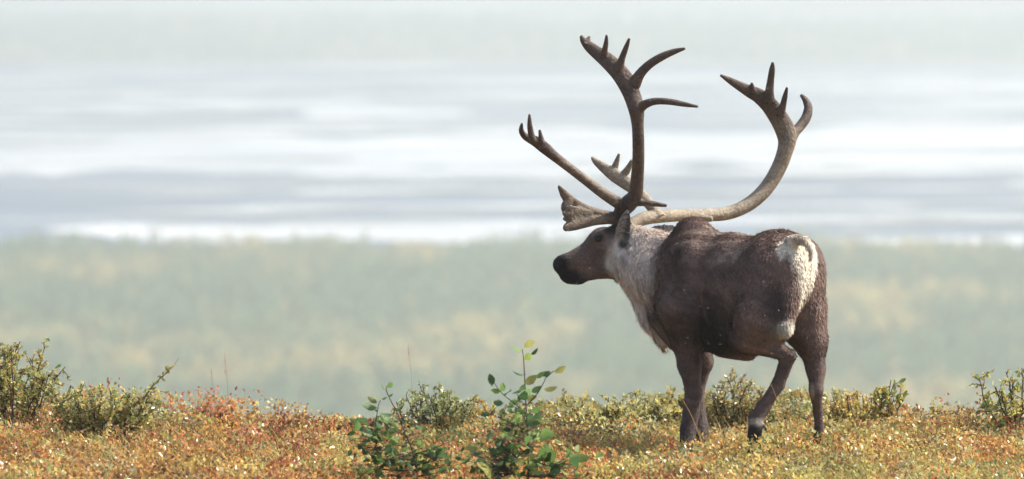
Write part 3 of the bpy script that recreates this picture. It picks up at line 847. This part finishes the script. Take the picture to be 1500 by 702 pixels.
a1_ = antler('antler', A_t, colA, car); a1_['label'] = 'dark brown near antler standing upright over the head'
a2_ = antler('antler', B_t, colB, car); a2_['label'] = 'tan far antler sweeping back over the hump'

# ------------------------------------------------------------------ plants
m_cover = attr_mat('scrub_leaves', 0.27, 0.6, transl=0.52, jitter=0.12, scale=25.0)
m_leaf = attr_mat('glossy_green_leaves', 0.5, 0.4, transl=0.5, jitter=0.12, scale=30.0)
m_twig = attr_mat('twig_bark', 0.8, 0.2, jitter=0.3, scale=120.0)
m_grass = attr_mat('grass_blades', 0.45, 0.4, transl=0.35, jitter=0.1, scale=30.0)

PAL = {'orange': (0.60, 0.31, 0.095), 'red': (0.46, 0.15, 0.07), 'ochre': (0.58, 0.41, 0.16), 'olive': (0.46, 0.45, 0.16),
       'brown': (0.33, 0.18, 0.08), 'yellow': (0.62, 0.50, 0.14), 'grey': (0.46, 0.48, 0.27), 'green': (0.22, 0.31, 0.09), 'dark': (0.09, 0.10, 0.045)}
PA = {k: np.array(v) for k, v in PAL.items()}


def photo_x(x, y): return 750 + x / y * FPX


g = np.random.default_rng(12)
NT = 13000
ty = 24.6 + 11.6 * g.random(NT); tx = (g.random(NT) * 2 - 1) * (ty * 0.118 + 1.0)
hx_ = photo_x(tx, ty)
zone = vnoise(tx, ty * 0.6, 90, 3, 1.1); zone2 = vnoise(tx, ty * .6, 91, 4, 2.2); z3 = vnoise(tx, ty * .7, 92, 3, 0.5)
names = ['orange', 'red', 'ochre', 'olive', 'brown', 'yellow', 'grey', 'green']
wt = np.zeros((NT, 8))
wt[:, 0] = 0.8 + 6.0 * (zone > .53); wt[:, 1] = 0.2 + 3.0 * (((zone2 > .55) & (ty > 29) & (hx_ < 620)) | (zone2 > .64)); wt[:, 2] = 2.3; wt[:, 3] = 1.2 + 4.5 * (zone < .44)
wt[:, 4] = 1.2 + 1.2 * (z3 < .45); wt[:, 5] = 0.8 + 1.2 * (zone2 < .42); wt[:, 6] = 0.8; wt[:, 7] = 0.35
back = (ty > 30.5)
mid = (hx_ > 780) & (hx_ < 1290)
wt[back & mid] = np.array([.5, .15, .9, 3.0, .4, 1.6, 2.4, .5])
mb = (ty > 28.9) & (ty < 30.7) & (hx_ > 300); wt[mb, 0] += 3.0; wt[mb, 2] += .8
lf = (hx_ < 230); wt[lf, 2] += 2; wt[lf, 4] += 2; wt[lf, 1] *= .5
rb = (hx_ > 850) & (ty < 29.2); wt[rb, 5] += 1.6; wt[rb, 3] += 1.2
rt = (hx_ > 1250); wt[rt, 4] += 1.5; wt[rt, 0] += 1
cum = np.cumsum(wt / wt.sum(1, keepdims=True), 1)
pick = (g.random((NT, 1)) > cum).sum(1).clip(0, 7)
pc = np.array([PAL[n] for n in names])[pick] * (0.52 + 0.85 * g.random((NT, 1))) * (0.75 + .5 * vnoise(tx, ty, 98, 3, 2.0))[:, None]
hump_ = vnoise(tx, ty, 97, 3, 1.6)
thgt = (0.035 + 0.09 * g.random(NT)) * (0.6 + 0.8 * zone2) * (0.85 + 1.25 * np.clip((hump_ - .45) * 4, 0, 1)); thgt = np.minimum(thgt, .21)
thgt[back & mid] *= 1.3; thgt[pick == 1] *= 1.25
dfoot = np.min([np.hypot(tx - q[0], ty - q[1]) for q in (P(1003, 0, 29.98), P(1033, 0, 30.18), P(1107, 0, 29.55), P(1199, 0, 29.8))], 0)
thgt *= np.clip(0.60 + dfoot * 1.2, 0.60, 1)
K = 42
T = np.repeat(np.arange(NT), K); n = NT * K
sp = 0.047
cx = tx[T] + g.normal(size=n) * sp; cyy = ty[T] + g.normal(size=n) * sp
hz_ = g.random(n) ** 0.75 * thgt[T]
c = np.stack([cx, cyy, ground_z(cx, cyy) + hz_ - .01], 1)
a = rand_dirs(n, 0.5, g); s = perp(a, g)
ln = 0.017 + 0.018 * g.random(n); wd = ln * (0.45 + 0.35 * g.random(n))
V, F = leaf_quads(c, a, s, ln, wd, 0.12)
lc = pc[T] * (0.82 + 0.36 * g.random((n, 1)))
odd = g.random(n) < 0.06; lc[odd] = np.array([PAL[q] for q in names])[g.integers(0, 8, odd.sum())]
cov = mesh_np('tundra_scrub', V, F, np.repeat(lc, 4, 0), m_cover)
tag(cov, 'low orange red and ochre autumn scrub covering the ridge', kind='stuff')

# thin stems under the leaves
n = 26000
ti = g.integers(0, NT, n); bx_ = tx[ti] + g.normal(size=n) * .04; by_ = ty[ti] + g.normal(size=n) * .04
b0 = np.stack([bx_, by_, ground_z(bx_, by_) - .01], 1); d = rand_dirs(n, 1.6, g); d[:, 2] = np.abs(d[:, 2])
tp = b0 + d * (thgt[ti] * (0.7 + 0.6 * g.random(n)))[:, None]
s = np.cross(d, rand_dirs(n, 0, g)); s /= np.linalg.norm(s, axis=1, keepdims=True)
V = np.stack([b0 - s * .0022, b0 + s * .0022, tp], 1).reshape(-1, 3); F = np.arange(n * 3).reshape(-1, 3)
sc_ = np.array([0.09, 0.05, 0.035]) * (0.6 + g.random((n, 1)))
tag(mesh_np('scrub_stems', V, F, np.repeat(sc_, 3, 0), m_twig), 'fine brown stems of the tundra scrub', kind='stuff')


def blades(name, bx, by, hgt, wid, lean, cols, label, gg):
    n = len(bx)
    b0 = np.stack([bx, by, ground_z(bx, by) - .01], 1)
    ld = np.stack([lean[0] + gg.normal(size=n) * lean[2], lean[1] + gg.normal(size=n) * lean[2], np.zeros(n)], 1)
    up = np.array([0, 0, 1.0])
    sd = perp(np.tile(up, (n, 1)), gg) * wid[:, None] * .5
    pts = []
    for t_, wf in ((0, 1), (.4, .85), (.75, .5)):
        cpt = b0 + up * (hgt * t_ * (1 - .15 * t_))[:, None] + ld * (hgt * t_ * t_)[:, None]
        pts += [cpt - sd * wf, cpt + sd * wf]
    pts.append(b0 + up * (hgt * .85)[:, None] + ld * hgt[:, None])
    V = np.stack(pts, 1).reshape(-1, 3); i = np.arange(n)[:, None] * 7
    F = np.concatenate([i + np.array(f) for f in ((0, 1, 3), (0, 3, 2), (2, 3, 5), (2, 5, 4), (4, 5, 6))])
    return tag(mesh_np(name, V, F, np.repeat(cols, 7, 0), m_grass), label, kind='stuff')


n = 36000
gy = 24.8 + 8 * g.random(n); gx = (g.random(n) * 2 - 1) * (gy * .118 + .8)
kp = vnoise(gx, gy * .7, 95, 3, 1.3) + 0.16 * ((photo_x(gx, gy) > 560)) > 0.50
gx, gy = gx[kp], gy[kp]; n = len(gx)
gc = np.array([PAL[q] for q in ('orange', 'ochre', 'yellow', 'olive', 'ochre')])[g.integers(0, 5, n)] * (0.7 + .6 * g.random((n, 1)))
blades('grass', gx, gy, 0.06 + 0.15 * g.random(n) ** 1.5, 0.003 + .003 * g.random(n), (-.25, -.1, .35), gc, 'thin straw and orange grass blades among the scrub', g)


# ---- shrubs
def tube_mesh(paths, radii, sides=5):
    VV, FF = [], []; off = 0
    for pts, rr in zip(paths, radii):
        pts = np.array(pts); k = len(pts)
        for i in range(k):
            t_ = pts[min(i + 1, k - 1)] - pts[max(i - 1, 0)]; t_ /= np.linalg.norm(t_) + 1e-9
            u = np.cross(t_, [0.3, 0.9, 0.1]); u /= np.linalg.norm(u) + 1e-9; s_ = np.cross(t_, u)
            for j in range(sides):
                an = 2 * math.pi * j / sides; VV.append(pts[i] + (u * math.cos(an) + s_ * math.sin(an)) * rr[i])
        for i in range(k - 1):
            for j in range(sides):
                FF.append((off + i * sides + j, off + i * sides + (j + 1) % sides, off + (i + 1) * sides + (j + 1) % sides, off + (i + 1) * sides + j))
        off += k * sides
    return np.array(VV), np.array(FF)


def oval_leaves(c, a, s, ln, wd, gg):
    """oval leaves with a midrib fold and a drooping tip"""
    nrm = np.cross(a, s); n = len(c)
    prof = [(0, 0), (.22, .75), (.5, 1.0), (.8, .62), (1.0, 0.0)]
    droop = 0.10 + .25 * gg.random(n)
    vs_ = []
    for t_, w_ in prof:
        mid_ = c + a * (ln * t_)[:, None] - nrm * (ln * droop * t_ * t_)[:, None]
        vs_.append(mid_)
        if 0 < t_ < 1:
            e = s * (wd * .5 * w_)[:, None]; l_ = nrm * (wd * .16 * w_)[:, None]
            vs_.append(mid_ + e + l_); vs_.append(mid_ - e + l_)
    # order: 0 base, 1 m1,2 r1,3 l1, 4 m2,5 r2,6 l2, 7 m3,8 r3,9 l3, 10 tip
    V = np.stack(vs_, 1).reshape(-1, 3); i = np.arange(n)[:, None] * 11
    tri = [(0, 2, 1), (0, 1, 3), (1, 2, 5), (1, 5, 4), (3, 1, 4), (3, 4, 6), (4, 5, 8), (4, 8, 7), (6, 4, 7), (6, 7, 9), (7, 8, 10), (9, 7, 10)]
    return V, np.concatenate([i + np.array(t_) for t_ in tri])


def shrub(name, label, px_, top, Y, wpx, leaf, pal, group=None, seed=1, nst=9, twigs=7, lpt=12, tilt=0.0, cat='shrub', openness=0.3):
    gg = np.random.default_rng(seed)
    b0 = P(px_, 600, Y); gz = float(ground_z(b0[0], b0[1])); b0[2] = gz - .02
    H = P(px_, top, Y)[2] - gz; Wd = wpx * Y / FPX / 2
    root = empty(name, b0); tag(root, label, cat, group)
    paths, radii, lp, ld = [], [], [], []
    for i in range(nst):
        fr = (i + .5) / nst * 2 - 1
        tipx = fr * Wd * (0.75 + .4 * gg.random()); hh = H * (1 - .45 * abs(fr) ** 1.5 * gg.random() - .25 * gg.random())
        if i == nst // 2: hh = H * .97
        tip = b0 + np.array([tipx + tilt * hh, (gg.random() - .5) * Wd * 1.1, hh])
        st = b0 + np.array([tipx * .25, (gg.random() - .5) * Wd * .2, 0])
        tt_ = np.linspace(0, 1, 7)[:, None]
        pth = st + (tip - st) * tt_ + np.array([gg.normal() * .05, 0, 0]) * H * np.sin(tt_ * 3.1) + gg.normal(size=(7, 3)) * .012 * H
        paths.append(pth); radii.append(np.linspace(.006, .0026, 7))
        for j in range(twigs):
            f = .3 + .7 * (j + gg.random() * .6) / twigs; f = min(f, .99); k = int(f * 6); q = pth[k] + (pth[min(k + 1, 6)] - pth[k]) * (f * 6 - k)
            dd = rand_dirs(1, .5, gg)[0]; L_ = H * (.12 + .2 * gg.random()) * (1.15 - f * .5)
            e = q + dd * L_; m2_ = (q + e) / 2 + gg.normal(size=3) * .01
            if e[2] < gz: continue
            paths.append(np.array([q, m2_, e])); radii.append([.0030, .0025, .0018])
            nl = max(3, int(lpt * (1 - openness * gg.random())))
            for z in np.linspace(.15, 1.0, nl):
                lp.append(q + (e - q) * z + gg.normal(size=3) * .004); ld.append(dd * .5 + rand_dirs(1, .2, gg)[0])
    V, F = tube_mesh(paths, radii)
    cc = np.array([0.10, 0.07, 0.055]) * (0.7 + .5 * gg.random((len(V), 1)))
    part(mesh_np('stem', V, F, cc, m_twig, smooth=True), root)
    lp = np.array(lp); ld = np.array(ld); ld /= np.linalg.norm(ld, axis=1, keepdims=True); n = len(lp)
    s_ = perp(ld, gg); ln = leaf * (.65 + .7 * gg.random(n))
    V, F = oval_leaves(lp, ld, s_, ln, ln * (.48 + .15 * gg.random(n)), gg) if leaf > .03 else leaf_quads(lp, ld, s_, ln, ln * .6, .12)
    base = np.array([PAL[q] for q in pal])[gg.integers(0, len(pal), n)] * (.65 + .7 * gg.random((n, 1)))
    part(mesh_np('foliage', V, F, np.repeat(base, len(V) // n, 0), m_leaf if leaf > .03 else m_cover), root)
    return root


shrub('dwarf_willow', 'tall olive shrub cut off by the left edge of the picture', 18, 497, 30.2, 150, .026, ['olive', 'yellow', 'ochre', 'green', 'olive'], seed=21, nst=15, twigs=14, lpt=17)
shrub('dwarf_willow', 'dark olive bushy shrub with a bare twig leaning right', 150, 562, 30.0, 185, .026, ['olive', 'green', 'olive', 'yellow', 'grey', 'ochre'], seed=22, nst=24, twigs=13, lpt=17)
shrub('dwarf_willow', 'grey green shrub just left of the tallest leafy sapling', 640, 557, 30.9, 120, .026, ['grey', 'olive', 'grey', 'green'], seed=23, nst=14, twigs=12, lpt=15, openness=.5)
shrub('dwarf_willow', 'bright green upright shrub on the crest right of the caribou', 1303, 549, 30.8, 62, .034, ['yellow', 'green', 'olive', 'yellow'], seed=24, nst=7, twigs=7, lpt=9, openness=.6)
shrub('dwarf_willow', 'small green sprig standing alone on the right crest', 1374, 591, 30.8, 34, .030, ['green', 'olive', 'yellow'], seed=25, nst=5, twigs=5, lpt=7)
shrub('dwarf_willow', 'yellow green shrub cut off by the right edge of the picture', 1492, 530, 30.4, 140, .034, ['yellow', 'olive', 'green', 'olive', 'yellow'], seed=26, nst=12, twigs=10, lpt=10, openness=.6)
shrub('dwarf_birch', 'brownish green shrub between the front and hind legs of the caribou', 1072, 548, 31.2, 130, .022, ['olive', 'olive', 'ochre', 'brown', 'grey'], seed=27, nst=18, twigs=13, lpt=17)
shrub('dwarf_birch', 'orange tipped shrub right behind the standing hind leg', 1250, 566, 31.0, 110, .024, ['orange', 'ochre', 'olive', 'yellow'], seed=28, nst=12, twigs=9, lpt=12)
shrub('dwarf_birch', 'red orange dwarf birch poking up at the left crest', 330, 600, 30.7, 46, .024, ['red', 'orange', 'orange', 'brown'], seed=29, nst=8, twigs=7, lpt=10)
shrub('dwarf_birch', 'small dark red twiggy shrub on the crest left of the saplings', 450, 607, 30.7, 70, .022, ['red', 'orange', 'brown', 'ochre'], seed=30, nst=9, twigs=7, lpt=9)
rs = np.random.default_rng(55)
crest = [(790, 584, 31.6), (822, 576, 32.0), (856, 571, 32.3), (890, 578, 31.9), (922, 581, 32.2), (950, 572, 32.0), (978, 564, 32.4), (1008, 570, 32.2), (1040, 566, 32.6),
         (1112, 572, 32.2), (1142, 570, 32.4), (1172, 566, 32.2), (1200, 570, 32.5), (1228, 574, 32.0), (905, 592, 31.3), (965, 588, 31.4), (1020, 590, 31.4), (1150, 592, 31.3), (850, 594, 31.2), (1210, 590, 31.3)]
for i, (qx, qt, qy) in enumerate(crest):
    shrub('dwarf_birch', 'olive green dwarf birch in the row along the crest behind the caribou', qx, qt, qy, 92, .027,
          ['olive', 'grey', 'olive', 'ochre', 'yellow', 'grey'], group='olive dwarf birches along the crest', seed=100 + i, nst=15, twigs=12, lpt=16, openness=.15)
for i, (qx, qt, qy) in enumerate([(60, 594, 30.5), (250, 610, 30.7), (395, 609, 30.8), (510, 611, 30.7), (690, 578, 31.3), (1335, 611, 30.8), (1425, 609, 30.8)]):
    shrub('dwarf_birch', 'low rust and olive dwarf birch bulging from the open crest', qx, qt, qy, 100, .024,
          ['orange', 'ochre', 'olive', 'brown', 'red'] if i < 4 else ['olive', 'ochre', 'orange', 'yellow'], group='low dwarf birches bulging from the crest', seed=140 + i, nst=14, twigs=10, lpt=13, openness=.2)


# ---- two leafy saplings close to the camera
def cp(cx_, cy_): return 500 + cx_ / 3.163, 480 + cy_ / 3.163


def sapling(label, Y, stems, leaves, scat, seed):
    gg = np.random.default_rng(seed)
    x0, y0 = cp(*stems[0][0]); b0 = P(x0, y0, Y); b0[2] = float(ground_z(b0[0], b0[1])) - .02
    root = empty('willow_sapling', b0); tag(root, label, 'sapling', 'broad leaved saplings in the foreground')
    paths, radii = [], []
    for k, st in enumerate(stems):
        pts = [np.array(P(*cp(*q), Y + (gg.normal() * .02))) for q in st]
        if k == 0: pts = [b0] + pts
        cv = catmull(pts, 4); paths.append(cv); r0 = .0065 if k == 0 else .0035
        radii.append(np.linspace(r0, .0018, len(cv)))
    base, tip = [], []
    for (ax_, ay_, bx2, by2) in leaves:
        dy = gg.normal() * .03; base.append(P(*cp(ax_, ay_), Y + dy)); tip.append(P(*cp(bx2, by2), Y + dy + gg.normal() * .03))
    for (mx, my, sx, sy_, cnt) in scat:
        for _ in range(cnt):
            qx, qy = mx + gg.normal() * sx, my + gg.normal() * sy_; dy = gg.normal() * .10
            an = gg.random() * 2 * math.pi; l_ = 18 + 28 * gg.random()
            b_ = P(*cp(qx, qy), Y + dy); base.append(b_); tip.append(P(*cp(qx + l_ * math.cos(an), qy - l_ * .6 * math.sin(an) - 8), Y + dy + gg.normal() * .06))
            # twig to the nearest stem point
            allp = np.concatenate(paths[:len(stems)]); near_ = allp[np.argmin(np.linalg.norm(allp - b_, axis=1) + np.maximum(allp[:, 2] - b_[2], 0) * 3)]
            paths.append(np.array([near_, (near_ + b_) / 2 + gg.normal(size=3) * .006, b_])); radii.append([.0022, .0016, .001])
    V, F = tube_mesh(paths, radii, 6)
    part(mesh_np('stem', V, F, np.array([0.085, 0.05, 0.045]) * (0.7 + .5 * gg.random((len(V), 1))), m_twig, smooth=True), root)
    base = np.array(base); tip = np.array(tip); a = tip - base; ln = np.linalg.norm(a, axis=1); a /= ln[:, None]; n = len(a)
    s_ = np.cross(a, np.tile([0.1, -.75, .6], (n, 1)) + gg.normal(size=(n, 3)) * .45); s_ /= np.linalg.norm(s_, axis=1, keepdims=True)
    V, F = oval_leaves(base, a, s_, ln, ln * (.46 + .14 * gg.random(n)), gg)
    cols = np.array([(0.20, 0.34, 0.09), (0.14, 0.25, 0.07), (0.28, 0.40, 0.10), (0.08, 0.16, 0.055), (0.38, 0.38, 0.11)])[gg.integers(0, 5, n)] * (.55 + .55 * gg.random((n, 1)))
    part(mesh_np('foliage', V, F, np.repeat(cols, 11, 0), m_leaf), root)


sapling('tallest green leafed sapling, upright in front of the crest left of the caribou', 27.6,
        [[(866, 690), (868, 560), (858, 400), (850, 250), (845, 150), (838, 100)],
         [(858, 400), (800, 350), (745, 305), (700, 245)], [(860, 360), (905, 310), (940, 250), (950, 215)], [(950, 230), (985, 200)],
         [(866, 560), (800, 620), (790, 680)], [(866, 600), (960, 640), (1050, 600)], [(862, 480), (780, 440), (690, 400)]],
        [(838, 108, 770, 92), (845, 92, 902, 55), (848, 150, 884, 118), (878, 125, 917, 102), (845, 218, 786, 214), (700, 268, 690, 208), (705, 275, 672, 238),
         (735, 298, 696, 290), (735, 296, 762, 252), (985, 205, 1049, 185), (925, 222, 972, 206), (938, 285, 1004, 282), (850, 262, 905, 225), (905, 235, 940, 205),
         (850, 262, 826, 300), (790, 305, 842, 288), (752, 308, 792, 298), (880, 300, 925, 275), (752, 350, 700, 348), (775, 355, 818, 340), (765, 378, 802, 405),
         (855, 330, 905, 320), (690, 400, 640, 405), (690, 405, 715, 385), (1050, 600, 1150, 610), (1040, 600, 1075, 560), (960, 640, 1010, 650), (870, 440, 930, 450)],
        [(760, 430, 60, 45, 34), (840, 390, 45, 60, 22), (780, 520, 80, 60, 50), (830, 630, 120, 50, 120), (1010, 645, 80, 35, 34), (650, 640, 70, 45, 44)], 5)
sapling('smaller leafy green sapling with a bent stem, left of the tallest one', 27.8,
        [[(352, 690), (335, 590), (300, 500), (262, 400), (235, 350), (208, 290), (210, 270)], [(160, 560), (160, 450), (170, 370), (182, 335)],
         [(300, 500), (230, 470), (180, 430)], [(335, 590), (420, 560), (480, 540)]],
        [(208, 285, 182, 268), (212, 278, 242, 254), (215, 320, 242, 312), (185, 330, 160, 322), (185, 332, 212, 326), (165, 350, 124, 325), (168, 372, 92, 366), (165, 380, 158, 392),
         (245, 385, 300, 352), (240, 400, 180, 412), (180, 430, 150, 470), (262, 440, 220, 446), (70, 490, 22, 492), (120, 480, 90, 455)],
        [(140, 490, 50, 35, 34), (230, 460, 60, 40, 26), (180, 570, 85, 50, 60), (300, 630, 120, 50, 120), (430, 610, 70, 50, 40)], 6)


# ---- red stalks of seeding grass standing against the valley
def stalk(x, top, Y, bend, label):
    b0 = P(x, 600, Y); b0[2] = float(ground_z(b0[0], b0[1])) - .01
    root = empty('grass_stalk', b0); tag(root, label, 'grass stalk', 'red grass stalks against the valley')
    tp = P(x + bend, top, Y); k = np.linspace(0, 1, 9)[:, None]
    pth = b0 + (tp - b0) * k + np.array([-bend * .003, 0, 0]) * np.sin(k * math.pi)
    V, F = tube_mesh([pth], [np.linspace(.0011, .0006, 9)], 5)
    part(mesh_np('stem', V, F, np.tile([0.25, 0.17, 0.09], (len(V), 1)), m_grass), root)
    gg = np.random.default_rng(int(x)); n = 26; f = 1 - .27 * gg.random(n)
    q = b0 + (tp - b0) * f[:, None]; a = rand_dirs(n, 3.0, gg)
    V, F = leaf_quads(q, a, perp(a, gg), np.full(n, .014), np.full(n, .003), .1)
    part(mesh_np('seed_head', V, F, np.tile([0.62, 0.30, 0.22], (len(V), 1)), m_grass), root)


stalk(314, 541, 30.4, -5, 'shorter leaning red grass stalk above the left crest')
stalk(333, 519, 30.5, -4, 'tallest red grass stalk above the left crest')
stalk(603, 507, 30.5, -5, 'lone red grass stalk between the two saplings')
stalk(1032, 632, 29.6, -1, 'short orange grass stalk before the front hooves')
# straw stems bending in front of the legs
for (xa, ya, xb, yb, Y, lab_) in ((1037, 640, 986, 565, 29.3, 'long pale straw stem arching across the front legs'), (1158, 610, 1128, 560, 29.1, 'short orange straw stem by the lifted hind leg')):
    b0 = P(xa, ya, Y); b0[2] = float(ground_z(b0[0], b0[1])); tp = P(xb, yb, Y); k = np.linspace(0, 1, 9)[:, None]
    pth = b0 + (tp - b0) * k + np.array([.02, 0, .03]) * np.sin(k * math.pi)
    V, F = tube_mesh([pth], [np.linspace(.0026, .0010, 9)], 5)
    tag(mesh_np('straw_stem', V, F, np.tile([0.60, 0.38, 0.16], (len(V), 1)), m_grass), lab_, 'grass stalk')
# bare twig leaning out of the left shrub
b0 = P(212, 582, 30.0); tp = P(262, 524, 30.05)
k = np.linspace(0, 1, 8)[:, None]; pth = b0 + (tp - b0) * k + np.array([0.0, 0, .012]) * np.sin(k * 6)
pth = np.vstack([P(190, 640, 30.0), pth]); pth[0, 2] = float(ground_z(pth[0, 0], pth[0, 1]))
root = empty('twig', pth[0]); tag(root, 'thin leaning twig with a few leaves right of the dark olive shrub', 'twig')
V, F = tube_mesh([pth], [np.linspace(.0055, .0010, 9)], 5)
part(mesh_np('stem', V, F, np.tile([0.13, 0.10, 0.09], (len(V), 1)), m_twig), root)
gg = np.random.default_rng(8); f = np.array([.15, .2, .3, .34, .5, .54, .6, .66, .7, .74, .8]); q = b0 + (tp - b0) * np.repeat(f, 3)[:, None]
a = rand_dirs(len(q), .6, gg); V, F = oval_leaves(q, a, perp(a, gg), np.full(len(q), .032), np.full(len(q), .017), gg)
part(mesh_np('foliage', V, F, np.tile(PA['olive'] * .9, (len(V), 1)), m_leaf), root)

# ---- fine drizzle in the air
n = 800
dyy = 25.5 + 3.5 * rng.random(n); dxx = (rng.random(n) * 2 - 1) * (dyy * .115 + .3); dz = CAM_H - dyy * (0.015 + rng.random(n) * 0.095)
m_drop, t, b = new_mat('rain_drop'); b.inputs['Base Color'].default_value = (.9, .92, .95, 1); b.inputs['Roughness'].default_value = .2
c = np.stack([dxx, dyy, dz], 1); r = (.0007 + .0009 * rng.random(n))[:, None]
dirs = [np.array(d_) for d_ in ((1, 0, 0), (0, 1, 0), (-1, 0, 0), (0, -1, 0), (.15, 0, 1.8), (-.15, 0, -1.8))]
V = np.stack([c + r * d_ for d_ in dirs], 1).reshape(-1, 3)
F = np.concatenate([np.arange(n)[:, None] * 6 + np.array(f_) for f_ in ((0, 1, 4), (1, 2, 4), (2, 3, 4), (3, 0, 4), (1, 0, 5), (2, 1, 5), (3, 2, 5), (0, 3, 5))])
tag(mesh_np('drizzle', V, F, None, m_drop, smooth=True), 'fine drizzle drops falling in front of the caribou', kind='stuff')
